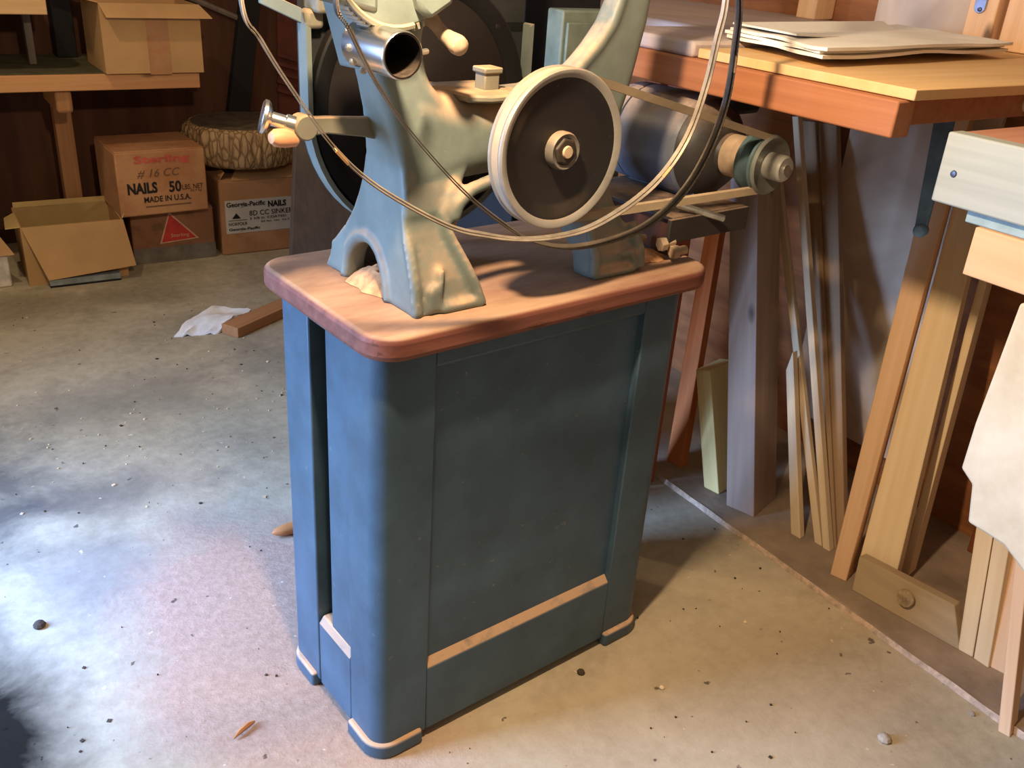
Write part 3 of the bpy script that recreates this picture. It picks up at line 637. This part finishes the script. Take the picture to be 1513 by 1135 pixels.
# ------------------------------------------------------------------ lumber along the right wall
def lean(name, label, bl, br, tl, tr, th, mat, Xt, zb=.012, group='lumber leaning on the right wall', cat='board', bev=.002, Xtr=None):
    p = [atz(*bl, zb), atz(*br, zb), atx(*tr, Xt if Xtr is None else Xtr), atx(*tl, Xt)]
    ww = p[1]-p[0]; ww.z = 0; off = Vector((0, 0, 1)).cross(ww).normalized()
    if off.x < 0: off = -off
    b = B().quad(p, off*th)
    zz = ((p[2]+p[3])/2-(p[0]+p[1])/2).normalized(); xx = (p[1]-p[0]); xx = (xx-zz*xx.dot(zz)).normalized(); yy = zz.cross(xx)
    Mx = Matrix((xx, yy, zz)).transposed().to_4x4(); Mx.translation = (p[0]+p[1])/2
    return tag(mk(name, b, mat, M=Mx, bevel=bev), label, cat, group)
lean('leaning_board', 'red-brown board leaning just behind the right edge of the saw stand', (984, 681), (1006, 692), (1044, 330), (1066, 328), .03, M['lumF'], 1.78)
lean('timber_offcut', 'short yellow offcut standing left of the thick grey timber', (1040, 720), (1062, 731), (1028, 546), (1049, 548), .11, M['lumG'], 1.62, cat='offcut')
lean('timber', 'thick grey square timber standing upright under the bench', (1073, 747), (1114, 765), (1079, 262), (1120, 252), .125, M['lumD'], 1.66, cat='timber')
lean('leaning_lath', 'short grey lath standing right of the thick grey timber', (1168, 789), (1182, 797), (1161, 547), (1171, 520), .02, M['lumC'], 1.70, cat='lath')
lean('leaning_lath', 'thin pale lath, leftmost of the pair of long leaning laths', (1203, 802), (1214, 808), (1137, 215), (1146, 212), .016, M['lumC'], 1.84, cat='lath')
lean('leaning_lath', 'thin pale lath, rightmost of the pair of long leaning laths', (1215, 810), (1226, 816), (1170, 172), (1179, 172), .02, M['lumC'], 1.86, cat='lath')
lean('leaning_board', 'brown shaded board directly right of the two thin laths', (1224, 806), (1236, 812), (1183, 178), (1205, 180), .022, M['lumE'], 1.94)
lean('leaning_board', 'brown board with a ragged edge just left of the grey wall sheet', (1237, 810), (1248, 816), (1208, 180), (1236, 185), .02, M['lumE'], 1.95)
lean('leaning_board', 'fresh orange fir board tilted right, its foot left of the knotty scrap', (1226, 849), (1250, 860), (1398, 150), (1440, 150), .04, M['lumA'], 1.90)
lean('leaning_board', 'broad pale pine board tilted right, middle of the tilted row', (1261, 858), (1316, 886), (1430, 220), (1474, 220), .03, M['lumB'], 1.90)
lean('leaning_board', 'narrow pale strip tilted right, last of the tilted row', (1330, 846), (1342, 852), (1476, 300), (1489, 302), .04, M['lumB'], 1.92)
# scrap with a knot standing on edge in front of the tilted boards
p = [atz(1258, 872, .012), atz(1418, 962, .012), None, None]; xw = p[0].x
q0, q1 = atz(1272, 821, .085), atz(1430, 884, .085)
b = B().quad([p[0], p[1], (p[1].x+.02, q1.y, .085), (p[0].x+.02, q0.y, .085)], (.024, 0, 0))
KS = thing('scrap_board', 'grey-brown knotty scrap board on edge at the foot of the tilted boards', 'scrap board', (p[0]+p[1])/2)
mk('plank', b, M['lumH'], KS, bevel=.002)
kc = atz(1338, 886, .05); kx = p[0].x+(p[1].x-p[0].x)*((kc.y-p[0].y)/(p[1].y-p[0].y)); fr = atx(1338, 884, kx+.008)
b = B().lathe([(.001, -.0022), (.012, -.0018), (.018, -.001), (.019, .003)], fr-Vector((.0015, 0, 0)), (1, 0, -.25), 24); mk('knot', b, plain('knot_wood', (160, 134, 100), .8, var=.3, scale=70), KS)
lean('leaning_board', 'narrow pine board, left one of the pair under the speckled slab', (1415, 960), (1437, 972), (1448, 740), (1474, 750), .03, M['lumB'], 1.66)
lean('leaning_board', 'narrow pine board, right one of the pair under the speckled slab', (1438, 973), (1460, 988), (1476, 745), (1500, 755), .03, M['lumB'], 1.66)
lean('leaning_board', 'wide tan board set behind the nearest upright stick', (1461, 985), (1486, 998), (1499, 770), (1530, 790), .02, M['lumA'], 1.68)
lean('leaning_stick', 'nearest upright pine stick at the lower right, standing on the slab joint', (1474, 1081), (1492, 1091), (1506, 770), (1526, 775), .04, M['lumA'], 1.56, zb=0.0, cat='stick')
# grey sheet on the wall, studs
ya = atx(1243, 250, 1.985).y
b = B().box(1.985, 2.0, 1.10, ya, .10, 1.9); o = mk('wall_sheet', b, M['gsheet'], bevel=.001); tag(o, 'grey smeared sheet fixed to the wall behind the bench', 'wall sheet')
def stud(x0, x1, y, yt, nm):
    a_, c_ = atx(x0, y, 1.915), atx(x1, y, 1.915); b = B().box(1.915, 1.999, c_.y, a_.y, 1.10, 1.95); return struct(mk(nm, b, M['lumA'], bevel=.003))
s1 = atx(1417, 63, 1.915); s2 = atx(1456, 76, 1.915)
struct(mk('trim_2', B().box(1.915, 1.984, s2.y, s1.y, 1.095, 1.95), M['lumA'], bevel=.003))
s3 = atx(1480, 40, 1.93); struct(mk('trim_3', B().box(1.93, 1.999, s3.y-.12, s3.y, 1.095, 1.95), M['lumA'], bevel=.003))
s4 = atx(1176, 20, 1.93); s5 = atx(1203, 25, 1.93); struct(mk('trim_4', B().box(1.93, 1.999, s5.y, s4.y, 1.104, 1.95), M['lumA'], bevel=.003))
pp = atx(1452, 0, 1.914); b = B()
pl = [(pp.y+.013*math.cos(a)*(1), pp.z+(.03+.0)*0+(.013*math.sin(a))+(-.012 if math.sin(a) < 0 else .05)) for a in [i*PI/8 for i in range(16)]]
b.prism([(1.909, y, z) for y, z in pl], (.006, 0, 0)); PLT = thing('steel_plate', 'small blue-white steel plate screwed to the wall stud', 'plate', (1.912, pp.y, pp.z-.02)); mk('plate', b, M['plateblue'], PLT, bevel=.001)
mk('screw', B().lathe([(.001, -.004), (.004, -.003), (.0045, 0), (.0045, .004)], atx(1448, 14, 1.909), (1, 0, 0), 12), M['screw'], PLT)
# blue bar hanging from the bench end
p0, p1 = atx(1359, 340, 1.50), atx(1405, 132, 1.62)
BB = thing('blue_bar', 'blue painted steel bar leaning beside the near end of the bench', 'steel bar', p0)
dv = (p1-p0).normalized(); side = dv.cross(ray(1380, 240)).normalized()
b = B().quad([p0-side*.010, p0+side*.010, p1+side*.019, p1-side*.019], (.012, .004, 0)); mk('bar', b, M['bluebar'], BB, bevel=.003, seg=3)
b = B().lathe([(.001, -.006), (.009, -.004), (.012, 0), (.012, .014), (.001, .016)], p0-dv*.002, (1, .3, 0), 16); mk('bar_tip', b, M['bluebar'], BB)

# ------------------------------------------------------------------ far left: shelf, cartons, log
YS = 3.55
SH = thing('shelf', 'low wooden wall shelf with a green-grey top behind the cartons', 'shelf', (.4, 3.8, 0))
def sh(name, b, mat, **k): return mk(name, b, mat, SH, **k)
sh('shelf_board', B().box(-.9, 1.005, YS, 4.04, .662, .716), M['shelf'], bevel=.003)
sh('shelf_cover', B().box(-.9, 1.0, YS+.01, 4.04, .716, .720), M['shelftop'])
x0 = aty(84, 160, YS+.02).x; x1 = aty(109, 160, YS+.02).x
b = B().box(x0, x1, YS+.02, YS+.3, .585, .661); sh('bracket', b, M['post'], bevel=.012, seg=3)
xa, xb = aty(84, 200, 3.84).x, aty(110, 200, 3.84).x; b = B().box(xa, xb, 3.84, 3.90, 0, .662); sh('post', b, M['post'], bevel=.003)
b = B().box(-.9, aty(69, 10, YS).x, YS, 4.04, .905, .99); US = mk('upper_shelf', b, M['ply'], bevel=.003); tag(US, 'pale thick upper shelf plank above the low shelf', 'shelf')
xs = aty(41, 50, YS+.25).x; tag(mk('shelf_hanger', B().box(xs-.012, xs+.012, YS+.22, YS+.26, .720, .905), M['weather'], bevel=.002), 'thin pale upright stick between the low shelf and the upper plank', 'stick')
xs = aty(97, 60, YS+.38).x; tag(mk('black_post', B().box(xs-.035, xs+.035, YS+.38, YS+.46, .720, 1.3), M['blackwood'], bevel=.003), 'black upright post on the low shelf left of the open carton', 'post')

def carton(name, label, P, w, d, h, mat, rz=0, open_=False, inner=None, t=.005, group='cartons by the back wall', flaps=()):
    t_ = thing(name, label, 'cardboard box', P, rz, group)
    if not open_:
        b = B().box(0, w, 0, d, 0, h); mk('carton_body', b, mat, t_, local=True, bevel=.006, seg=3)
        b = B().box(.002, w-.002, .003, d/2-.002, h-.001, h+.004); b.box(.002, w-.002, d/2+.002, d-.003, h-.001, h+.003); mk('top_flap', b, mat, t_, local=True, bevel=.002)
    else:
        b = B().box(0, w, 0, t, 0, h); b.box(0, w, d-t, d, 0, h); b.box(0, t, t, d-t, 0, h); b.box(w-t, w, t, d-t, 0, h); b.box(t, w-t, t, d-t, 0, t)
        mk('carton_body', b, mat, t_, local=True)
    for f in flaps:
        b = B().quad(f[0], f[1]); mk('flap', b, f[2] if len(f) > 2 else mat, t_, local=True, bevel=.001)
    return t_
def text(s, t_, x, y, z, width, height, mat, name='printed_lettering', bold=0.0, shear=0.0, rot=0.0, face=-.0012):
    cu = bpy.data.curves.new(name, 'FONT'); cu.body = s; cu.size = 1; cu.extrude = .02; cu.offset = bold; cu.shear = shear; cu.resolution_u = 3
    ob = bpy.data.objects.new(name, cu); COL.objects.link(ob); dg = bpy.context.evaluated_depsgraph_get(); dg.update()
    me = bpy.data.meshes.new_from_object(ob.evaluated_get(dg)); bpy.data.objects.remove(ob)
    a = np.array([v.co[:] for v in me.vertices]); mn, mx = a.min(0), a.max(0); b = B()
    for v in a:
        px_ = (v[0]-mn[0])/(mx[0]-mn[0])*width; pz_ = (v[1]-mn[1])/(mx[1]-mn[1])*height
        b.v.append((x+px_*math.cos(rot)-pz_*math.sin(rot), y+face+(.0008 if v[2] > 0 else -.0002)*-1*.5, z+px_*math.sin(rot)+pz_*math.cos(rot)))
    b.f = [tuple(p_.vertices) for p_ in me.polygons]; bpy.data.meshes.remove(me)
    return mk(name, b, mat, t_, local=True, smooth=False)
# open carton on the shelf
a_ = aty(158, 116, YS-.03); w_ = aty(302, 114, YS-.03).x-a_.x
ct = carton('shelf_carton', 'open tan carton with one folded-out flap standing on the low shelf', (a_.x, YS-.03, .7205), w_, .30, .225, M['card'], 0, True, flaps=[
    ([(0, -.001, .225), (w_, -.001, .225), (w_+.03, -.05, .185), (.012, -.05, .185)], (0, .003, .003)),
    ([(.001, .0, .226), (.001, .29, .226), (-.10, .27, .26), (-.10, .03, .25)], (0, 0, .004))])
b = B().box(w_*.44, w_*.66, -.0015, .0, -.004, .19); mk('tape_strip', b, M['cardold'], ct, local=True)
# open carton on the floor with a hanging front flap
a_ = atz(45, 425, 0); a2 = atz(192, 408, 0); w_ = (a2-a_).length; rz = math.atan2(a2.y-a_.y, a2.x-a_.x)
ct = carton('floor_carton', 'open carton on the floor with its front flap hanging down', (a_.x, a_.y+.012, .0), w_, .27, .215, M['card'], rz, True, flaps=[
    ([(.002, -.004, .215), (w_+.002, -.004, .215), (w_+.022, -.05, .052), (.06, -.05, .03)], (0, .005, 0)),
    ([(-.001, .002, .215), (-.001, .20, .214), (-.035, .19, .20), (-.045, .03, .205)], (.003, 0, .003), M['cardin']),
    ([(w_+.001, .01, .215), (w_+.001, .26, .215), (w_+.02, .25, .245), (w_+.015, .03, .235)], (.003, 0, .002), M['cardin'])])
b = B().box(.006, w_-.006, .265, .2665, .006, .235); mk('liner', b, M['cardin'], ct, local=True)
b = B().box(.07, .30, -.030, .0, .004, .03); b.box(.07, .30, -.031, -.028, .0, .006)
TRY = thing('blue_tray', 'thin blue-grey tray sticking out under the open floor carton', 'tray', (a_.x, a_.y+.005, 0), rz)
mk('tray_body', B().box(.062, .30, -.036, .010, .006, .028), M['tray'], TRY, local=True, bevel=.002)
b = B().box(.062, .30, -.037, .010, .0, .006); mk('tray_base', b, M['rubber'], TRY, local=True)
# lower carton with a red triangle, nail carton leaning on it
a_ = atz(200, 392, 0); a2 = atz(320, 379, 0); w_ = (a2-a_).length; rz = math.atan2(a2.y-a_.y, a2.x-a_.x)
lc = carton('triangle_carton', 'dark carton with a red triangle print under the nail carton', a_, w_, .28, .205, M['carddark'], rz)
b = B().prism([(w_*.32, -.0012, .075), (w_*.80, -.0012, .085), (w_*.46, -.0012, .198)], (0, .001, 0)); tri = mk('triangle_outline', b, M['tripale'], lc, local=True)
b = B().prism([(w_*.345, -.002, .080), (w_*.765, -.002, .089), (w_*.465, -.002, .188)], (0, .001, 0)); mk('red_triangle', b, M['trired'], tri, local=True)
b = B().box(.0, w_, -.0012, .0, .0, .062); mk('stain_band', b, M['cardwater'], lc, local=True)
text('Sterling', tri, w_*.46, -.0024, .094, w_*.22, .018, M['tripale'])
a_ = aty(181, 318, YS-.02); a2 = aty(311, 301, YS-.02); w_ = (a2-a_).length
nc = carton('nail_carton', 'tan nail carton lettered NAILS 50 sitting tilted on the triangle carton', (a_.x-.005, YS-.02, .212), w_, .30, .235, M['cardold'], math.radians(1.5))
nc.rotation_euler.x = math.radians(0)
text('NAILS', nc, w_*.10, 0, .082, w_*.33, .042, M['ink'], bold=.045)
text('50', nc, w_*.56, 0, .080, w_*.14, .042, M['ink'], bold=.03)
text('LBS. NET', nc, w_*.71, 0, .086, w_*.24, .019, M['ink'])
text('22.7 kg', nc, w_*.80, 0, .074, w_*.13, .009, M['ink'])
text('MADE IN U.S.A.', nc, w_*.27, 0, .048, w_*.53, .022, M['ink'], bold=.02)
text('# 16 CC', nc, w_*.22, 0, .139, w_*.48, .032, M['inkgrey'], name='pencil_writing', shear=.3)
text('Sterling', nc, w_*.2, 0, .185, w_*.62, .036, M['inkred'], bold=.03)
b = B().box(w_*.28, w_*.80, -.0012, 0, .03, .035); mk('fine_print', b, M['inkgrey'], nc, local=True)
# labelled carton carrying the log slice
a_ = atz(330, 378, 0); a2 = atz(437, 371, 0)
gw = .42; gc = carton('labelled_carton', 'tan carton with a white nail label standing under the bark log slice', (a_.x, a_.y, 0), gw, .34, .30, M['cardold'], math.radians(-2.2), flaps=[([(.0, .0, .30), (.0, .30, .30), (.05, .30, .335), (.03, .02, .33)], (.004, 0, 0)), ([(.05, -.002, .30), (.40, -.002, .30), (.36, .10, .325), (.10, .09, .328)], (0, .004, .003), M['card'])])
b = B().box(.02, .40, -.0012, 0, .088, .222); wlab = mk('white_label', b, M['label'], gc, local=True)
text('Georgia-Pacific', wlab, .026, -.0012, .190, .155, .025, M['ink'], bold=.02)
text('NAILS', wlab, .192, -.0012, .186, .075, .025, M['ink'], bold=.04)
text('8D CC SINKERS', wlab, .115, -.0012, .156, .19, .02, M['ink'])
text('2 3/8 in. COATED', wlab, .115, -.0012, .140, .15, .009, M['ink'])
text('50 lbs. net  22.7 kg', wlab, .16, -.0012, .124, .14, .008, M['ink'])
text('NORFOLK', wlab, .030, -.0012, .120, .075, .013, M['ink'])
text('Georgia-Pacific', wlab, .03, -.0012, .096, .125, .014, M['ink'], bold=.02)
b = B().prism([(.045, -.0024, .148), (.08, -.0024, .148), (.0625, -.0024, .170)], (0, .001, 0)); b.box(.03, .105, -.0024, -.0014, .140, .1415); mk('label_emblem', b, M['ink'], wlab, local=True)
# crumpled paper on the labelled carton
cp = aty(345, 262, 3.60); b = B(); n_ = 9
rings = [[(cp.x+.05*math.cos(2*PI*i/n_)*s_*(1+.5*noise.noise(Vector((i, k, 2)))), 3.585+.0+.03*math.sin(2*PI*i/n_)*s_, .305+h_+.012*noise.noise(Vector((i, k, 7)))) for i in range(n_)] for k, (s_, h_) in enumerate(((.8, 0), (1.1, .012), (.8, .03), (.3, .045)))]
# log slice with bark
lc_ = Vector((1.215, 3.765, .345)); b = B(); n_ = 220; rings = []
for k in range(13):
    h_ = .15*k/12; ring = []
    for i in range(n_):
        a = 2*PI*i/n_; ca, sa = math.cos(a), math.sin(a)
        rg = noise.noise(Vector((ca*14, sa*14, h_*9)))+.6*noise.noise(Vector((ca*34, sa*34, h_*30+4)))
        r_ = .212+.010*noise.noise(Vector((ca*2, sa*2, 1)))+.010*max(-.9, rg)-(.014 if k in (0, 12) else 0)+.012*math.sin(PI*k/12)
        ring.append((lc_.x+r_*ca, lc_.y+r_*sa, lc_.z+h_))
    rings.append(ring)
b.loft(rings); LG = thing('log_slice', 'thick round log slice with rough bark resting on the labelled carton', 'log', lc_)
mk('bark', b, M['bark'], LG, ang=60)
b = B().lathe([(.001, .1515), (.19, .1515), (.196, .1495)], lc_, (0, 0, 1), 48); mk('cut_face', b, plain('cut_face', (92, 78, 64), .9, var=.3), LG)
# white and red boxes at the left edge of the frame
p = atz(28, 421, 0)
WBx = thing('white_box', 'white box with a worn dark flap at the far left by the open carton', 'box', (p.x-.30, p.y-.01, 0))
mk('box_body', B().box(p.x-.34, p.x-.02, p.y-.01, p.y+.25, 0, .115), plain('white_card', (206, 196, 186), .8), WBx, bevel=.006)
b = B().quad([(p.x-.34, p.y-.015, .118), (p.x-.0, p.y-.02, .118), (p.x-.06, p.y+.14, .21), (p.x-.34, p.y+.14, .21)], (0, .004, .004)); mk('lid_flap', b, M['card'], WBx)
# weathered plank and things behind the saw
p = atz(432, 378, 0)
tag(mk('weathered_plank', B().quad([aty(430, 402, 3.28), aty(522, 395, 3.28), aty(530, 205, 3.44), aty(437, 205, 3.44)], (0, .03, 0)), M['weather'], bevel=.003), 'weathered grey plank leaning upright behind the left of the saw', 'plank')
tag(mk('black_post', B().quad([aty(318, 340, 4.0), aty(352, 340, 4.0), aty(392, -60, 4.0), aty(364, -60, 4.0)], (0, .045, 0)), M['blackwood'], bevel=.003), 'black upright post on the back wall right of the shelf', 'post')
tag(mk('thin_stick', B().tube([aty(255, -14, 4.03), aty(300, 5, 4.035), aty(366, 33, 4.035)], .012, 8), M['weather']), 'thin diagonal stick behind the open shelf carton', 'stick')
LV = thing('louvred_panel', 'dark red louvred panel on the back wall beside the saw guard', 'panel', aty(425, 140, 4.0))
mk('panel_board', B().quad([(aty(408, 160, 4.03).x, 4.03, 0), (aty(520, 160, 4.03).x, 4.03, 0), aty(520, -50, 4.03), aty(408, -50, 4.03)], (0, .01, 0)), M['slat'], LV)
for k in range(5):
    y_ = 78+k*13; mk('slat', B().quad([aty(410, y_, 4.01), aty(440, y_+9, 4.01), aty(440, y_+14, 4.01), aty(410, y_+5, 4.01)], (0, .015, 0)), M['slat'], LV)
# green metal cabinet seen past the neck of the saw
GC = thing('metal_cabinet', 'narrow grey-green metal cabinet standing beyond the saw neck by the bench end', 'cabinet', (1.21, 1.475, 0))
ga = aty(829, 60, 1.45)
mk('cabinet_body', B().box(ga.x, 1.245, 1.45, 1.50, 0, aty(840, 15, 1.45).z), M['toolgreen'], GC, bevel=.004)
mk('door', B().box(ga.x+.008, 1.238, 1.443, 1.45, .06, aty(840, 33, 1.45).z), M['toolgreen'], GC, bevel=.002)
tag(mk('dark_filler', B().box(aty(772, 60, 1.62).x, 1.29, 1.62, 1.85, 0, 1.35), M['rubber'], bevel=.004), 'black upright box added to fill the dark gap behind the saw wheel', 'cabinet')  # plain black box added to stand for the darkness beyond the wheel

# ------------------------------------------------------------------ bits on the floor
p = [atz(257, 497, .004), atz(322, 492, .004), atz(371, 463, .02), atz(318, 457, .02)]
FS = thing('white_scrap', 'crumpled white foam scrap on the floor beside a wood offcut', 'scrap', (p[0]+p[2])/2)
b = B(); n_ = 10; g = []
for j in range(n_+1):
    for i in range(n_+1):
        a, c_ = i/n_, j/n_; q = (p[0]*(1-a)+p[1]*a)*(1-c_)+(p[3]*(1-a)+p[2]*a)*c_; e = noise.noise(Vector((i*.7, j*.7, 3)))
        g.append(Vector((q.x+e*.012, q.y+noise.noise(Vector((i*.7, j*.7, 8)))*.012, .034+.012*noise.noise(Vector((a*3, c_*3, 1)))-(.03*(1-c_*4) if c_ < .25 else 0)*(1 if i % 5 != 3 else .5))))
N = (n_+1)**2; f = []
for j in range(n_):
    for i in range(n_):
        q = j*(n_+1)+i; f += [(q, q+1, q+n_+2, q+n_+1), (q+N, q+N+n_+1, q+N+n_+2, q+N+1)]
rim = [i for i in range(n_+1)]+[(j*(n_+1)+n_) for j in range(1, n_+1)]+[n_*(n_+1)+i for i in range(n_-1, -1, -1)]+[j*(n_+1) for j in range(n_-1, 0, -1)]
for k in range(len(rim)): a, c_ = rim[k], rim[(k+1) % len(rim)]; f.append((a, a+N, c_+N, c_))
b.add(g+[Vector((q.x, q.y, max(.0, q.z-.012))) for q in g], f); mk('foam_sheet', b, M['foam'], FS, ang=50)
p = [atz(352, 500, 0), atz(436, 462, 0)]; d_ = (p[1]-p[0]).normalized(); sd_ = Vector((-d_.y, d_.x, 0))
b = B().quad([p[0], p[1], p[1]+sd_*.07, p[0]+sd_*.07], (0, 0, .035)); tag(mk('wood_offcut', b, wood('offcut_wood', (168, 116, 74), (192, 140, 94), 'X'), bevel=.002, M=Matrix.Translation(p[0]) @ Matrix.Rotation(math.atan2(d_.y, d_.x), 4, 'Z')), 'brown wood offcut lying on the floor under the white scrap', 'offcut')
p = atz(402, 796, .0); p2 = atz(470, 778, .0); tag(mk('wooden_peg', B().lathe([(.001, 0), (.008, .008), (.013, .03), (.014, .06), (.014, .13)], p+Vector((0, 0, .0145)), p2-p, 16), M['peg']), 'rounded orange wooden peg on the floor left of the stand', 'peg')
p = atz(345, 1092, .004); p2 = atz(376, 1066, .004); tag(mk('wood_shaving', B().tube([p, p.lerp(p2, .3)+Vector((0, 0, .004)), p.lerp(p2, .7)+Vector((0, 0, .004)), p2], [.001, .004, .005, .002], 6), M['peg']), 'curled orange shaving in the sawdust at the left of the stand', 'shaving')
def pebble(x, y, r, name, label, mat, cat='pebble'):
    p = atz(x, y); b = B(); n_ = 9; rings = []
    for k, t in enumerate((.0, .35, .75, 1)):
        rr_ = r*(.8, 1.0, .75, .2)[k]
        rings.append([(p.x+rr_*math.cos(2*PI*i/n_)*(1+.3*noise.noise(Vector((i, k, x)))), p.y+rr_*math.sin(2*PI*i/n_)*(1+.3*noise.noise(Vector((i, k, y)))), r*1.1*t) for i in range(n_)])
    return tag(mk(name, B().loft(rings), mat, ang=20), label, cat)
pebble(1306, 1094, .0125, 'pebble', 'pale pebble on the floor near the lower right stick', M['stone'])
pebble(1436, 1056, .006, 'pebble', 'small white crumb on the floor beside the slab joint', M['stone'])
pebble(59, 926, .012, 'dirt_clod', 'dark clod on the bluish floor at the far left', M['dirt'], 'clod')
pebble(978, 1017, .0055, 'wood_crumb', 'bright wood crumb on the floor right of the stand foot', M['chips'], 'crumb')
pebble(1101, 920, .004, 'wood_crumb', 'tiny bright crumb out on the floor before the lumber', M['chips'], 'crumb')
pebble(858, 995, .008, 'dirt_clod', 'dark clod on the floor in front of the stand', M['dirt'], 'clod')
def flakes(name, label, mat, regs, s0, s1, seed, cat):
    random.seed(seed); b = B()
    for (x0, x1, y0, y1, cnt) in regs:
        for _ in range(cnt):
            x, y = random.uniform(x0, x1), random.uniform(y0, y1); p = atz(x, y)
            if p.x > 1.49 or (.45 < p.x < 1.1 and .98 < p.y < 1.36): continue
            s = random.uniform(s0, s1)*random.choice((.6, 1, 1, 1.6)); a = random.uniform(0, PI); q = random.uniform(.25, .8); z = random.uniform(.0008, .003)
            c_ = [Vector((s*math.cos(a+t)*(1 if k % 2 else q), s*math.sin(a+t)*(q if k % 2 else 1), 0)) for k, t in enumerate((0, 1.5, 3.0, 4.6))]
            b.quad([Vector((p.x, p.y, 0.0003))+e for e in c_], (0, 0, z))
    o = mk(name, b, mat, loc=(0, 0, 0)); return tag(o, label, cat, kind='stuff')
flakes('wood_chips', 'pale wood chips scattered over the open floor', M['chips'], [(0, 430, 430, 700, 45), (0, 420, 600, 760, 14), (60, 260, 600, 700, 10), (300, 420, 570, 610, 12)], .001, .0042, 3, 'wood chips')
flakes('dirt_crumbs', 'dark dirt crumbs scattered over the floor', M['dirt'], [(0, 430, 420, 760, 50), (0, 420, 760, 1120, 16), (640, 1400, 900, 1130, 26), (960, 1250, 780, 950, 12)], .0009, .0036, 5, 'dirt')

# ------------------------------------------------------------------ light
def rot_to(o, tgt): o.rotation_euler = (Vector(tgt)-o.location).to_track_quat('-Z', 'Y').to_euler()
lp = bpy.data.lights.new('bulb', 'POINT'); lp.energy = 62; lp.color = (1, .76, .5); lp.shadow_soft_size = .03
o = bpy.data.objects.new('bulb', lp); COL.objects.link(o); o.location = (.40, .79, 1.52)
ar = bpy.data.lights.new('door_daylight', 'AREA'); ar.energy = 46; ar.color = (.34, .55, 1.0); ar.shape = 'RECTANGLE'; ar.size = .9; ar.size_y = 1.2; ar.spread = math.radians(80)
o = bpy.data.objects.new('door_daylight', ar); COL.objects.link(o); o.location = (-1.7, 1.9, 1.0); rot_to(o, (.1, 1.5, .2))
a2 = bpy.data.lights.new('blue_floor_fill', 'AREA'); a2.energy = 5; a2.color = (.12, .32, 1.0); a2.shape = 'RECTANGLE'; a2.size = .5; a2.size_y = .5; a2.spread = math.radians(36)  # unseen blue light, added to tint the floor patch at the left
o = bpy.data.objects.new('blue_floor_fill', a2); COL.objects.link(o); o.location = (-1.0, 2.1, 1.5); rot_to(o, (.02, 1.66, 0))
b2_ = bpy.data.lights.new('rear_fill', 'POINT'); b2_.energy = 24; b2_.color = (1, .76, .5); b2_.shadow_soft_size = .03  # unseen warm light, added to lift the cartons by the back wall
o = bpy.data.objects.new('rear_fill', b2_); COL.objects.link(o); o.location = (.05, 2.75, 2.1)
w = bpy.data.worlds.new('world'); SC.world = w; w.use_nodes = True; bg = w.node_tree.nodes['Background']; bg.inputs[0].default_value = (1.0, .83, .62, 1); bg.inputs[1].default_value = .30
SC.view_settings.view_transform = 'Standard'; SC.view_settings.look = 'None'; SC.view_settings.gamma = 1; SC.view_settings.exposure = 0.12; SC.view_settings.use_curve_mapping = False
